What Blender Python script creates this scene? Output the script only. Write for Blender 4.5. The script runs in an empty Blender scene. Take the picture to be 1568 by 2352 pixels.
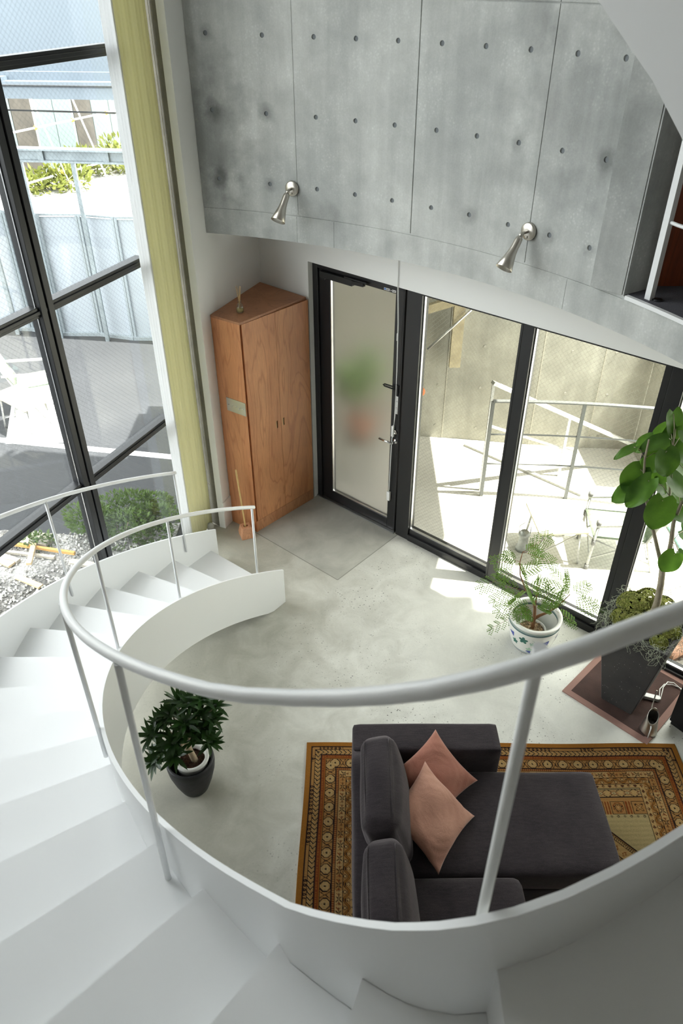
import bpy, bmesh, math, random
import numpy as np
from mathutils import Vector, Matrix
random.seed(7)
PI = math.pi
SC = bpy.context.scene
COL = SC.collection
def rad(d): return math.radians(d)
# ------------------------------------------------------------------ builder
class MB:
    """collects shapes, then links them as ONE mesh object"""
    def __init__(s):
        s.v = []; s.f = []; s.mi = []; s.sm = []
    def add(s, vs, fs, mi=0, smooth=False):
        b = len(s.v)
        s.v.extend([tuple(float(c) for c in v) for v in vs])
        for f in fs:
            s.f.append([b + i for i in f]); s.mi.append(mi); s.sm.append(smooth)
        return s
    def box(s, lo, hi, mi=0, M=None):
        x0, y0, z0 = lo; x1, y1, z1 = hi
        vs = [(x0,y0,z0),(x1,y0,z0),(x1,y1,z0),(x0,y1,z0),(x0,y0,z1),(x1,y0,z1),(x1,y1,z1),(x0,y1,z1)]
        if M is not None: vs = [M @ Vector(v) for v in vs]
        return s.add(vs, [(0,3,2,1),(4,5,6,7),(0,1,5,4),(1,2,6,5),(2,3,7,6),(3,0,4,7)], mi)
    def prism(s, poly, z0, z1, mi=0, M=None):
        a = sum(poly[i][0]*poly[(i+1)%len(poly)][1]-poly[(i+1)%len(poly)][0]*poly[i][1] for i in range(len(poly)))
        if a < 0: poly = poly[::-1]
        n = len(poly)
        vs = [(p[0],p[1],z0) for p in poly] + [(p[0],p[1],z1) for p in poly]
        if M is not None: vs = [M @ Vector(v) for v in vs]
        fs = [tuple(range(n))[::-1], tuple(range(n,2*n))] + [(i,(i+1)%n,n+(i+1)%n,n+i) for i in range(n)]
        return s.add(vs, fs, mi)
    def bar(s, a, b, w, h, mi=0, up=(0,0,1)):
        a = Vector(a); b = Vector(b); d = (b-a).normalized(); u = Vector(up)
        if abs(d.dot(u)) > .99: u = Vector((1,0,0)) if abs(d.x) < .9 else Vector((0,1,0))
        x = d.cross(u).normalized(); y = x.cross(d).normalized()
        vs = [p + x*w*i/2 + y*h*j/2 for p in (a,b) for (i,j) in ((-1,-1),(1,-1),(1,1),(-1,1))]
        return s.add(vs, [(0,1,2,3),(7,6,5,4),(0,4,5,1),(1,5,6,2),(2,6,7,3),(3,7,4,0)], mi)
    def tube(s, pts, r, n=10, mi=0, caps=True, closed=False):
        pts = [Vector(p) for p in pts]; m = len(pts)
        rs = r if isinstance(r, (list, tuple)) else [r]*m
        vs = []; prev = None
        for i, p in enumerate(pts):
            if closed: t = (pts[(i+1)%m]-pts[i-1])
            else: t = pts[min(i+1,m-1)]-pts[max(i-1,0)]
            t = t.normalized() if t.length > 1e-9 else Vector((0,0,1))
            if prev is None:
                u = Vector((0,0,1)) if abs(t.z) < .9 else Vector((1,0,0))
                x = t.cross(u).normalized()
            else:
                x = (prev - t*prev.dot(t)).normalized()
            prev = x; y = t.cross(x)
            for k in range(n):
                a = 2*PI*k/n; vs.append(p + (x*math.cos(a)+y*math.sin(a))*rs[i])
        fs = []
        for i in range(m if closed else m-1):
            j = (i+1) % m
            for k in range(n):
                fs.append((i*n+k, i*n+(k+1)%n, j*n+(k+1)%n, j*n+k))
        b = len(s.v); s.add(vs, fs, mi, True)
        if caps and not closed:
            s.f.append([b+k for k in range(n)][::-1]); s.mi.append(mi); s.sm.append(False)
            s.f.append([b+(m-1)*n+k for k in range(n)]); s.mi.append(mi); s.sm.append(False)
        return s
    def lathe(s, prof, c=(0,0,0), n=32, mi=0, M=None, smooth=True, mis=None):
        vs = []; fs = []
        for (r, z) in prof:
            for k in range(n):
                a = 2*PI*k/n; vs.append((r*math.cos(a), r*math.sin(a), z))
        T = Matrix.Translation(Vector(c)) @ (M if M is not None else Matrix.Identity(4))
        vs = [T @ Vector(v) for v in vs]
        b = len(s.v)
        s.v.extend([tuple(v) for v in vs])
        for i in range(len(prof)-1):
            for k in range(n):
                s.f.append([b+i*n+k, b+i*n+(k+1)%n, b+(i+1)*n+(k+1)%n, b+(i+1)*n+k])
                s.mi.append(mis[i] if mis else mi); s.sm.append(smooth)
        if prof[0][0] > 1e-6: s.f.append([b+k for k in range(n)][::-1]); s.mi.append(mis[0] if mis else mi); s.sm.append(False)
        if prof[-1][0] > 1e-6: s.f.append([b+(len(prof)-1)*n+k for k in range(n)]); s.mi.append(mis[-1] if mis else mi); s.sm.append(False)
        return s
    def ball(s, c, r, n=10, mi=0, sc=(1,1,1)):
        prof = [(max(1e-7, r*math.sin(PI*i/n)), -r*math.cos(PI*i/n)) for i in range(n+1)]
        return s.lathe(prof, c, n*2, mi, Matrix.Diagonal((sc[0],sc[1],sc[2],1)))
    def grid(s, P, mi=0, smooth=True):
        m = len(P); n = len(P[0])
        vs = [p for row in P for p in row]
        return s.add(vs, [(i*n+j, i*n+j+1, (i+1)*n+j+1, (i+1)*n+j) for i in range(m-1) for j in range(n-1)], mi, smooth)
    def build(s, name, mats, parent=None, bevel=0, subdiv=0, fix=False):
        me = bpy.data.meshes.new(name)
        off = Vector((0,0,0)); p = parent
        while p is not None: off += p.location; p = p.parent
        me.from_pydata([Vector(v)-off for v in s.v], [], s.f)
        if not isinstance(mats, (list, tuple)): mats = [mats]
        for m in mats: me.materials.append(m)
        me.polygons.foreach_set('material_index', s.mi)
        me.polygons.foreach_set('use_smooth', s.sm)
        me.update()
        if fix:
            bm = bmesh.new(); bm.from_mesh(me)
            bmesh.ops.remove_doubles(bm, verts=bm.verts, dist=1e-5)
            bmesh.ops.recalc_face_normals(bm, faces=bm.faces); bm.to_mesh(me); bm.free()
        o = bpy.data.objects.new(name, me); COL.objects.link(o)
        if parent is not None: o.parent = parent
        if bevel:
            md = o.modifiers.new('bevel', 'BEVEL'); md.width = bevel; md.segments = 3; md.limit_method = 'ANGLE'; md.angle_limit = rad(35)
            for q in me.polygons: q.use_smooth = True
            me.set_sharp_from_angle(angle=rad(35)) if hasattr(me, 'set_sharp_from_angle') else None
            md.harden_normals = False
        if subdiv:
            md = o.modifiers.new('sub', 'SUBSURF'); md.levels = subdiv; md.render_levels = subdiv
            for q in me.polygons: q.use_smooth = True
        return o
def tag(o, label=None, cat=None, group=None, kind=None):
    if label: o['label'] = label
    if cat: o['category'] = cat
    if group: o['group'] = group
    if kind: o['kind'] = kind
    return o
def thing(name, loc, label, cat, group=None, kind=None):
    o = bpy.data.objects.new(name, None); COL.objects.link(o); o.location = loc; o.empty_display_size = .1
    return tag(o, label, cat, group, kind)
def struct(o): o['kind'] = 'structure'; return o
# ------------------------------------------------------------------ camera
CAM_H = 4.2; TH = .630708; RO = .0035256; FPX = 1727.1
Fv = Vector((0, math.cos(TH), -math.sin(TH))); Rv = Vector((1,0,0)); Dv = Fv.cross(Rv)
R2 = Rv*math.cos(RO)+Dv*math.sin(RO); D2 = -Rv*math.sin(RO)+Dv*math.cos(RO)
def make_camera():
    cd = bpy.data.cameras.new('camera'); co = bpy.data.objects.new('camera', cd); COL.objects.link(co)
    M = Matrix((( R2.x, -D2.x, -Fv.x, 0), (R2.y, -D2.y, -Fv.y, 0), (R2.z, -D2.z, -Fv.z, CAM_H), (0,0,0,1)))
    co.matrix_world = M
    cd.sensor_fit = 'VERTICAL'; cd.sensor_height = 36; cd.lens = FPX*36/2352
    cd.clip_start = .05; cd.clip_end = 300
    cd.dof.use_dof = True; cd.dof.focus_distance = 5.2; cd.dof.aperture_fstop = 5.6
    SC.camera = co
make_camera()
def ray(x, y): return R2*((x-784)/FPX) + D2*((y-1176)/FPX) + Fv
def at(x, y, z=0.0):
    d = ray(x, y); return Vector((0,0,CAM_H)) + d*((z-CAM_H)/d.z)
def onplane(x, y, P, az):
    n = Vector((-math.sin(rad(az)), math.cos(rad(az)), 0)); d = ray(x, y)
    return Vector((0,0,CAM_H)) + d*(n.dot(Vector(P)-Vector((0,0,CAM_H)))/n.dot(d))
# ------------------------------------------------------------------ materials
def newmat(name):
    m = bpy.data.materials.new(name); m.use_nodes = True; nt = m.node_tree
    return m, nt, nt.nodes, nt.links, nt.nodes['Principled BSDF']
def plain(name, col, rough=.5, metal=0, spec=.5, bump=0, bscale=60, var=0, vscale=4, coat=0, sheen=0):
    m, nt, N, L, b = newmat(name)
    b.inputs['Base Color'].default_value = (*col, 1); b.inputs['Roughness'].default_value = rough
    b.inputs['Metallic'].default_value = metal; b.inputs['Specular IOR Level'].default_value = spec
    if coat: b.inputs['Coat Weight'].default_value = coat
    if sheen: b.inputs['Sheen Weight'].default_value = sheen; b.inputs['Sheen Roughness'].default_value = .4
    tc = N.new('ShaderNodeTexCoord')
    if var:
        t = N.new('ShaderNodeTexNoise'); t.inputs['Scale'].default_value = vscale; t.inputs['Detail'].default_value = 5
        L.new(tc.outputs['Object'], t.inputs['Vector'])
        mr = N.new('ShaderNodeMapRange'); mr.inputs[1].default_value = .25; mr.inputs[2].default_value = .75
        mr.inputs[3].default_value = 1-var; mr.inputs[4].default_value = 1+var; L.new(t.outputs['Fac'], mr.inputs[0])
        mx = N.new('ShaderNodeMix'); mx.data_type = 'RGBA'; mx.blend_type = 'MULTIPLY'; mx.inputs[0].default_value = 1
        mx.inputs[6].default_value = (*col, 1); L.new(mr.outputs[0], mx.inputs[7]); L.new(mx.outputs[2], b.inputs['Base Color'])
    if bump:
        t = N.new('ShaderNodeTexNoise'); t.inputs['Scale'].default_value = bscale; t.inputs['Detail'].default_value = 4
        L.new(tc.outputs['Object'], t.inputs['Vector'])
        bp = N.new('ShaderNodeBump'); bp.inputs['Strength'].default_value = bump; bp.inputs['Distance'].default_value = .01
        L.new(t.outputs['Fac'], bp.inputs['Height']); L.new(bp.outputs[0], b.inputs['Normal'])
    return m
class NB:
    """small node helper"""
    def __init__(s, nt): s.nt = nt; s.N = nt.nodes; s.L = nt.links
    def n(s, t, **kw):
        o = s.N.new(t)
        for k, v in kw.items(): setattr(o, k, v)
        return o
    def lk(s, a, b): s.L.new(a, b)
    def math(s, op, a, b=None, c=None, clamp=False):
        o = s.N.new('ShaderNodeMath'); o.operation = op; o.use_clamp = clamp
        for i, x in enumerate((a, b, c)):
            if x is None: continue
            if hasattr(x, 'links') or hasattr(x, 'is_linked'): s.L.new(x, o.inputs[i])
            else: o.inputs[i].default_value = x
        return o.outputs[0]
    def noise(s, vec, scale, detail=4, rough=.5, dist=0):
        o = s.N.new('ShaderNodeTexNoise'); o.inputs['Scale'].default_value = scale; o.inputs['Detail'].default_value = detail
        o.inputs['Roughness'].default_value = rough; o.inputs['Distortion'].default_value = dist; s.L.new(vec, o.inputs['Vector']); return o.outputs['Fac']
    def rng(s, x, a, b, c=0, d=1):
        o = s.N.new('ShaderNodeMapRange'); s.L.new(x, o.inputs[0])
        for i, v in enumerate((a,b,c,d)): o.inputs[i+1].default_value = v
        return o.outputs[0]
    def mix(s, f, a, b, mode='MIX'):
        o = s.N.new('ShaderNodeMix'); o.data_type = 'RGBA'; o.blend_type = mode
        for i, x in ((0,f),(6,a),(7,b)):
            if hasattr(x, 'is_linked'): s.L.new(x, o.inputs[i])
            elif i == 0: o.inputs[0].default_value = x
            else: o.inputs[i].default_value = (*x, 1)
        return o.outputs[2]
    def mapping(s, vec, scale=(1,1,1), rot=(0,0,0), loc=(0,0,0)):
        o = s.N.new('ShaderNodeMapping'); o.inputs['Scale'].default_value = scale; o.inputs['Rotation'].default_value = rot
        o.inputs['Location'].default_value = loc; s.L.new(vec, o.inputs['Vector']); return o.outputs[0]
    def bump(s, h, strength, dist=.005):
        o = s.N.new('ShaderNodeBump'); o.inputs['Strength'].default_value = strength; o.inputs['Distance'].default_value = dist
        s.L.new(h, o.inputs['Height']); return o.outputs[0]
def coords(nt): return nt.nodes.new('ShaderNodeTexCoord').outputs['Object']
# concrete of the curved wall
def mat_concrete(name, c0, c1, stains=(), scale=1.0):
    m, nt, N, L, b = newmat(name); q = NB(nt); v = coords(nt)
    big = q.noise(v, .9*scale, 5, .55, .4); mid = q.noise(v, 5*scale, 6, .6); fine = q.noise(v, 90, 3, .6)
    c = q.mix(q.rng(big, .33, .68), c0, c1)
    c = q.mix(1, c, q.rng(mid, .3, .7, .86, 1.1), 'MULTIPLY')
    sp = N.new('ShaderNodeTexVoronoi'); sp.inputs['Scale'].default_value = 55; L.new(v, sp.inputs['Vector'])
    pat = q.math('MULTIPLY', q.rng(sp.outputs['Distance'], .0, .45, 1, 0), q.rng(mid, .48, .62))
    c = q.mix(q.math('MULTIPLY', pat, .28), c, tuple(min(1, x*1.55) for x in c1))
    c = q.mix(1, c, q.rng(fine, .2, .8, .93, 1.07), 'MULTIPLY')
    # vertical water marks
    st = q.noise(q.mapping(v, (7,7,.5)), 1.6, 4, .6)
    c = q.mix(1, c, q.rng(st, .35, .68, .9, 1.06), 'MULTIPLY')
    for (p, r, k) in stains:
        d = N.new('ShaderNodeVectorMath'); d.operation = 'DISTANCE'; L.new(v, d.inputs[0]); d.inputs[1].default_value = p
        w = q.math('ADD', d.outputs['Value'], q.rng(mid, .3, .7, -r*.3, r*.3))
        c = q.mix(1, c, q.rng(w, r*.35, r, k, 1), 'MULTIPLY')
    L.new(c, b.inputs['Base Color']); b.inputs['Roughness'].default_value = .75; b.inputs['Specular IOR Level'].default_value = .3
    pits = N.new('ShaderNodeTexVoronoi'); pits.inputs['Scale'].default_value = 16; L.new(v, pits.inputs['Vector'])
    h = q.math('ADD', q.math('MULTIPLY', fine, .35), q.rng(pits.outputs['Distance'], 0, .05, -1, 0))
    L.new(q.bump(h, .25, .003), b.inputs['Normal'])
    return m
def mat_floor():
    m, nt, N, L, b = newmat('floor_concrete'); q = NB(nt); v = coords(nt)
    sx = N.new('ShaderNodeSeparateXYZ'); L.new(v, sx.inputs[0]); X, Y = sx.outputs[0], sx.outputs[1]
    big = q.noise(v, .8, 5, .55, .5); mid = q.noise(v, 4, 6, .62, .6); fine = q.noise(v, 60, 3, .6)
    # polished (pale, exposed grains) against unpolished (olive grey) areas: further from the window on the door side it is polished
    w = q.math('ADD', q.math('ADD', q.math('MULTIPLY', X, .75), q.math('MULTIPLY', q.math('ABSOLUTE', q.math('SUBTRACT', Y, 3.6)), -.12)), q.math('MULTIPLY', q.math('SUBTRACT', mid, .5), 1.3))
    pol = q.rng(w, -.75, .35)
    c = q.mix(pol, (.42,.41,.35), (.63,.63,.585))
    c = q.mix(1, c, q.rng(big, .3, .7, .88, 1.1), 'MULTIPLY'); c = q.mix(1, c, q.rng(mid, .28, .72, .90, 1.08), 'MULTIPLY')
    c = q.mix(1, c, q.rng(fine, .2, .8, .96, 1.04), 'MULTIPLY')
    # the smooth grey slab in front of the door: quadrilateral seen from the joints
    e = Vector((.7508,-.6605)); o0 = Vector((-.035,4.781))      # joint corner
    s_ = q.math('ADD', q.math('MULTIPLY', q.math('SUBTRACT', X, o0.x), e.x), q.math('MULTIPLY', q.math('SUBTRACT', Y, o0.y), e.y))
    t_ = q.math('ADD', q.math('MULTIPLY', q.math('SUBTRACT', X, o0.x), -e.y), q.math('MULTIPLY', q.math('SUBTRACT', Y, o0.y), e.x))
    ins = q.math('MULTIPLY', q.math('LESS_THAN', s_, 0.0), q.math('GREATER_THAN', t_, 0.0))
    ent = q.mix(q.rng(mid, .3, .7), (.36,.355,.315), (.50,.495,.445))
    c = q.mix(ins, c, ent)
    edge = q.math('MINIMUM', q.math('MAXIMUM', q.math('ABSOLUTE', s_), q.math('MULTIPLY', t_, -30)), q.math('MAXIMUM', q.math('ABSOLUTE', t_), q.math('MULTIPLY', s_, 30)))
    c = q.mix(q.rng(edge, .002, .006, .75, 0), c, (.16,.155,.13))
    # dark grains
    g = None
    for sc, th, mk in ((95, .16, .42), (38, .19, .47)):
        vo = N.new('ShaderNodeTexVoronoi'); vo.inputs['Scale'].default_value = sc; L.new(v, vo.inputs['Vector'])
        k = q.math('MULTIPLY', q.math('LESS_THAN', vo.outputs['Distance'], th), q.rng(q.noise(v, 1.7, 4, .6), mk, mk+.14))
        wn = N.new('ShaderNodeTexWhiteNoise'); L.new(vo.outputs['Position'], wn.inputs['Vector'])
        k = q.math('MULTIPLY', k, q.math('GREATER_THAN', wn.outputs['Value'], .45))
        g = k if g is None else q.math('MAXIMUM', g, k)
    g = q.math('MULTIPLY', q.math('MULTIPLY', g, q.math('SUBTRACT', 1.0, ins)), q.rng(pol, .1, .8, .25, 1))
    c = q.mix(q.math('MULTIPLY', g, .8), c, (.07,.07,.065))
    L.new(c, b.inputs['Base Color']); L.new(q.rng(mid, .3, .7, .38, .55), b.inputs['Roughness']); b.inputs['Specular IOR Level'].default_value = .4
    L.new(q.bump(q.math('ADD', fine, q.math('MULTIPLY', mid, 2)), .06, .004), b.inputs['Normal'])
    return m
def mat_wood(name, c0, c1, c2, scale=1.0, rough=.45):
    """rotary cut plywood: tall cathedral figure plus fine pores"""
    m, nt, N, L, b = newmat(name); q = NB(nt); v = coords(nt)
    p = q.mapping(v, (2.2*scale,2.2*scale,.42*scale)); n1 = q.noise(p, 1.6, 3, .5, .6)
    rings = q.math('FRACT', q.math('MULTIPLY', n1, 11)); rings = q.math('ABSOLUTE', q.math('SUBTRACT', rings, .5))
    c = q.mix(q.rng(n1, .32, .68), c0, c1); c = q.mix(q.rng(rings, .34, .5, 0, .62), c, c2)
    pores = q.noise(q.mapping(v, (230,230,9)), 1.0, 3, .7)
    c = q.mix(1, c, q.rng(pores, .3, .7, .8, 1.14), 'MULTIPLY')
    c = q.mix(1, c, q.rng(q.noise(v, 2.2, 3), .3, .7, .9, 1.1), 'MULTIPLY')
    L.new(c, b.inputs['Base Color']); b.inputs['Roughness'].default_value = rough
    L.new(q.bump(pores, .08, .001), b.inputs['Normal']); return m
def mat_glass(name, tint=(.93,.97,.95), wire=0.0, pitch=.02, frame=None, gl=1.28, wcol=(.33,.36,.36), width=.075, haze=0):
    """clear pane; wire > 0 adds the diagonal wire net cast in the glass (frame: in-plane unit vector)"""
    m, nt, N, L, b = newmat(name); q = NB(nt); N.remove(b); out = N['Material Output']
    tr = N.new('ShaderNodeBsdfTransparent'); tr.inputs[0].default_value = (*tint, 1)
    gs = N.new('ShaderNodeBsdfGlossy'); gs.inputs['Roughness'].default_value = .01
    lw = N.new('ShaderNodeLayerWeight'); lw.inputs['Blend'].default_value = .5; f0 = ((gl-1)/(gl+1))**2
    fac = q.math('ADD', q.math('MULTIPLY', q.math('POWER', lw.outputs['Facing'], 5), 1-f0), f0)
    ms = N.new('ShaderNodeMixShader'); L.new(fac, ms.inputs[0]); L.new(tr.outputs[0], ms.inputs[1]); L.new(gs.outputs[0], ms.inputs[2])
    last = ms.outputs[0]
    if wire:
        v = coords(nt); d = N.new('ShaderNodeVectorMath'); d.operation = 'DOT_PRODUCT'; L.new(v, d.inputs[0]); d.inputs[1].default_value = frame
        sx = N.new('ShaderNodeSeparateXYZ'); L.new(v, sx.inputs[0]); s = d.outputs['Value']; z = sx.outputs[2]
        w = None
        for sg in (1, -1):
            a = q.math('MULTIPLY', q.math('ADD', s, q.math('MULTIPLY', z, sg)), .7071/pitch)
            a = q.math('ABSOLUTE', q.math('SUBTRACT', q.math('FRACT', a), .5)); k = q.math('LESS_THAN', a, width/2)
            w = k if w is None else q.math('MAXIMUM', w, k)
        df = N.new('ShaderNodeBsdfDiffuse'); df.inputs[0].default_value = (*wcol, 1)
        m2 = N.new('ShaderNodeMixShader'); L.new(q.math('MULTIPLY', w, wire), m2.inputs[0]); L.new(last, m2.inputs[1]); L.new(df.outputs[0], m2.inputs[2]); last = m2.outputs[0]
    L.new(last, out.inputs['Surface']); return m
def mat_frosted():
    m, nt, N, L, b = newmat('frosted_glass')
    b.inputs['Base Color'].default_value = (.93,.94,.88,1); b.inputs['Roughness'].default_value = .38
    b.inputs['Transmission Weight'].default_value = 1; b.inputs['IOR'].default_value = 1.42; b.inputs['Specular IOR Level'].default_value = .3
    return m
def mat_leaf(name, c0, c1, rough=.4, trans=.25):
    m, nt, N, L, b = newmat(name); q = NB(nt); v = coords(nt)
    c = q.mix(q.rng(q.noise(v, 14, 3), .3, .7), c0, c1)
    L.new(c, b.inputs['Base Color']); b.inputs['Roughness'].default_value = rough; b.inputs['Specular IOR Level'].default_value = .35
    tl = N.new('ShaderNodeBsdfTranslucent'); L.new(q.mix(.5, c, (min(1,c1[0]*1.6), min(1,c1[1]*1.5), c1[2])), tl.inputs[0])
    ms = N.new('ShaderNodeMixShader'); ms.inputs[0].default_value = trans
    L.new(b.outputs[0], ms.inputs[1]); L.new(tl.outputs[0], ms.inputs[2]); L.new(ms.outputs[0], N['Material Output'].inputs['Surface'])
    return m
M_white = plain('white_paint', (.80,.80,.785), .55, bump=.03, bscale=140)
M_steel = plain('white_enamel_steel', (.75,.76,.765), .38, spec=.45)
M_plaster = plain('grey_plaster', (.36,.34,.31), .8)
M_black = plain('black_aluminium', (.012,.012,.013), .38, spec=.5)
M_dgrey = plain('dark_grey_aluminium', (.016,.017,.019), .38, spec=.4)
M_rubber = plain('black_rubber', (.01,.01,.01), .6)
M_nickel = plain('brushed_nickel', (.56,.53,.48), .33, 1)
M_chrome = plain('chrome', (.75,.75,.75), .15, 1)
M_alu = plain('plain_aluminium', (.6,.6,.6), .3, 1)
M_grooved = plain('groove_dark', (.02,.018,.015), .9)
M_sticker = plain('white_sticker', (.75,.75,.73), .5)
M_blue = plain('blue_print', (.05,.16,.45), .5)
M_ink = plain('dark_print', (.06,.06,.06), .6)
SKY, SKY_MIX, SUN, EXPO = .10, .85, 3.0, 3.08
# ------------------------------------------------------------------ building shell
E_D = Vector((.7508,-.6605,0)); N_IN = Vector((-.6605,-.7508,0)); D0 = Vector((-.209,6.064,0))     # door wall: along, inwards, origin
def dw(s, t=0.0, z=0.0): return D0 + E_D*s + N_IN*t + Vector((0,0,z))                               # t > 0 towards the room
AZW = rad(66.11); E_W = Vector((math.cos(AZW), math.sin(AZW), 0)); N_OUT = Vector((-math.sin(AZW), math.cos(AZW), 0)); W0 = Vector((-1.295,5.606,0))
def ww(s, t=0.0, z=0.0): return W0 + E_W*s + N_OUT*t + Vector((0,0,z))                               # t > 0 outwards
def dbox(mb, s0, s1, t0, t1, z0, z1, mi=0):
    a = dw(s0,t0); b = dw(s1,t0); c = dw(s1,t1); d = dw(s0,t1)
    return mb.prism([(a.x,a.y),(b.x,b.y),(c.x,c.y),(d.x,d.y)], z0, z1, mi)
def wbox(mb, s0, s1, t0, t1, z0, z1, mi=0):
    a = ww(s0,t0); b = ww(s1,t0); c = ww(s1,t1); d = ww(s0,t1)
    return mb.prism([(a.x,a.y),(b.x,b.y),(c.x,c.y),(d.x,d.y)], z0, z1, mi)
ROOM_Z = 6.0
# floor: bounded by the two glass walls
p1 = ww(.95, .06); p2 = dw(-.62, -.06); p3 = dw(5.2, -.06); p0 = ww(-8.2, .06)
FLOOR = [(p0.x,p0.y),(p1.x,p1.y),(p2.x,p2.y),(p3.x,p3.y),(3.7,-2.4),(p0.x,-2.4)]
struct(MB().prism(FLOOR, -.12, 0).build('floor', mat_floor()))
# white wall on the left, parallel with the big window
A = Vector((-1.066,5.503)); Bc = Vector((-.681,6.372))
struct(MB().prism([(A.x,A.y),(-1.122,5.527),(-.80,6.50),(Bc.x,Bc.y)], 0, ROOM_Z).build('wall_left', M_white))
struct(MB().prism([(-1.06,5.49),(-1.075,5.497),(-.99,5.69),(-.975,5.684)], .17, .29).add([], []).build('trim_1', plain('socket_plate', (.76,.76,.75), .4)))
# concrete pier between white wall and curtain
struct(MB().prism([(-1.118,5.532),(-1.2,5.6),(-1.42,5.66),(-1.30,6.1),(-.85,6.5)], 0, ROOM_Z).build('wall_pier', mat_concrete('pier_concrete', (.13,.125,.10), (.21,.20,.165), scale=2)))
# door wall: white lintel and cheeks (its face lies in front of the frames)
mb = MB(); TF = .08
dbox(mb, -.64, 0.0, -.10, TF, 0, 2.6); dbox(mb, 0, 5.2, -.10, TF, 2.285, 2.6)
struct(mb.build('wall_back', M_white))
# curved concrete wall above (cylinder about CC) with the slab edge below it
CC = Vector((-2.0,1.784,0)); CR = 4.025
def cyl(a, r, z): return Vector((CC.x + r*math.cos(rad(a)), CC.y + r*math.sin(rad(a)), z))
def arcwall(mb, a0, a1, z0, z1, r0, r1, step=1.0):
    n = max(2, int((a1-a0)/step)); angs = [a0+(a1-a0)*i/n for i in range(n+1)]
    vs = []
    for a in angs: vs += [cyl(a,r0,z0), cyl(a,r0,z1), cyl(a,r1,z1), cyl(a,r1,z0)]
    fs = []
    for i in range(n):
        k = i*4
        for j in range(4): fs.append((k+j, k+(j+1)%4, k+4+(j+1)%4, k+4+j))
    fs.append((0,3,2,1)); fs.append((n*4, n*4+1, n*4+2, n*4+3))
    return mb.add(vs, fs, 0)
HOLES = [(73.45,3.845),(67.87,3.84),(62.77,3.84),(58.64,3.84),(54.57,3.84),(50.41,3.84),(46.35,3.84),(42.33,3.84),(38.27,3.84),(34.28,3.84),
         (73.46,3.41),(67.87,3.405),(62.72,3.405),(58.63,3.405),(54.62,3.405),(50.41,3.405),(46.41,3.405),(42.38,3.405),(38.31,3.405),(34.34,3.405),
         (73.4,2.98),(67.87,2.972),(62.74,2.972),(58.62,2.97),(54.62,2.97),(50.44,2.97),(46.46,2.975),(42.45,2.972),(38.29,2.975),(34.36,2.972)]
STAIN = [((73.46,3.41),.09,.55),((67.87,3.40),.075,.62),((73.4,2.98),.085,.6),((71.1,2.99),.06,.72),((67.87,2.97),.06,.75),((34.34,3.40),.075,.66),((46.46,2.975),.06,.75),((34.36,2.96),.06,.76),
         ((42.38,3.40),.055,.78),((38.3,2.96),.06,.76),((42.33,3.93),.16,.84),((73.4,3.85),.06,.7),((75,3.3),.5,.72),((75,2.6),.45,.8),((36.5,3.6),.55,.86),((61.5,2.82),.1,.85),((40.3,2.9),.12,.85)]
M_conc = mat_concrete('curved_wall_concrete', (.36,.375,.365), (.53,.54,.52), [(tuple(cyl(a[0],CR,a[1])), r, k) for a, r, k in STAIN])
wall = arcwall(MB(), 30.42, 75.4, 2.6, ROOM_Z, CR, CR+.2, .75).build('wall_upper', M_conc, fix=True)
cut = MB()
for a, z in HOLES:
    M = Matrix.Rotation(rad(a), 4, 'Z') @ Matrix.Rotation(PI/2, 4, 'Y')
    cut.lathe([(.0165,-.03),(.0145,.011)], cyl(a, CR, z), 14, 0, M)
def groove(a, z0, z1, w, d):
    o = cyl(a, CR, 0); rr = Vector((math.cos(rad(a)), math.sin(rad(a)), 0)); tt = Vector((-rr.y, rr.x, 0))
    pts = [o - rr*.03 - tt*w, o - rr*.03 + tt*w, o + rr*d + tt*w*.4, o + rr*d - tt*w*.4]
    cut.prism([(p.x,p.y) for p in pts], z0, z1)
groove(52.5, 2.79, 5.9, .006, .012); groove(64.9, 2.79, 5.9, .0035, .004); groove(40.3, 2.79, 5.9, .005, .006)
for a in (65.1, 60.94, 35.9): groove(a, 2.55, 2.775, .0025, .003)
def hgroove(z, a0, a1, w, d):
    arcwall(cut, a0, a1, z-w, z+w, CR-.03, CR+d, 1.0)
hgroove(2.781, 30.0, 76, .0022, .004); hgroove(4.042, 30.0, 76, .004, .008)
cutter = cut.build('cutter', M_conc, fix=True)
md = wall.modifiers.new('b', 'BOOLEAN'); md.object = cutter; md.operation = 'DIFFERENCE'; md.solver = 'EXACT'; md.use_self = True
dg = bpy.context.evaluated_depsgraph_get(); ev = wall.evaluated_get(dg); nm = bpy.data.meshes.new_from_object(ev)
ok_bool = len(nm.polygons) > 300
wall.modifiers.clear()
if ok_bool: wall.data = nm
bpy.data.objects.remove(cutter, do_unlink=True)
struct(wall)
# mortar plugs sit at the bottom of the holes
mb = MB()
for a, z in HOLES:
    M = Matrix.Rotation(rad(a), 4, 'Z') @ Matrix.Rotation(PI/2, 4, 'Y')
    mb.lathe([(.0138,.0065),(.0138,.02)], cyl(a, CR, z), 14, 0, M)
mb.build('tie_plugs', plain('tie_plug_mortar', (.16,.175,.185), .8), wall); 
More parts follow.
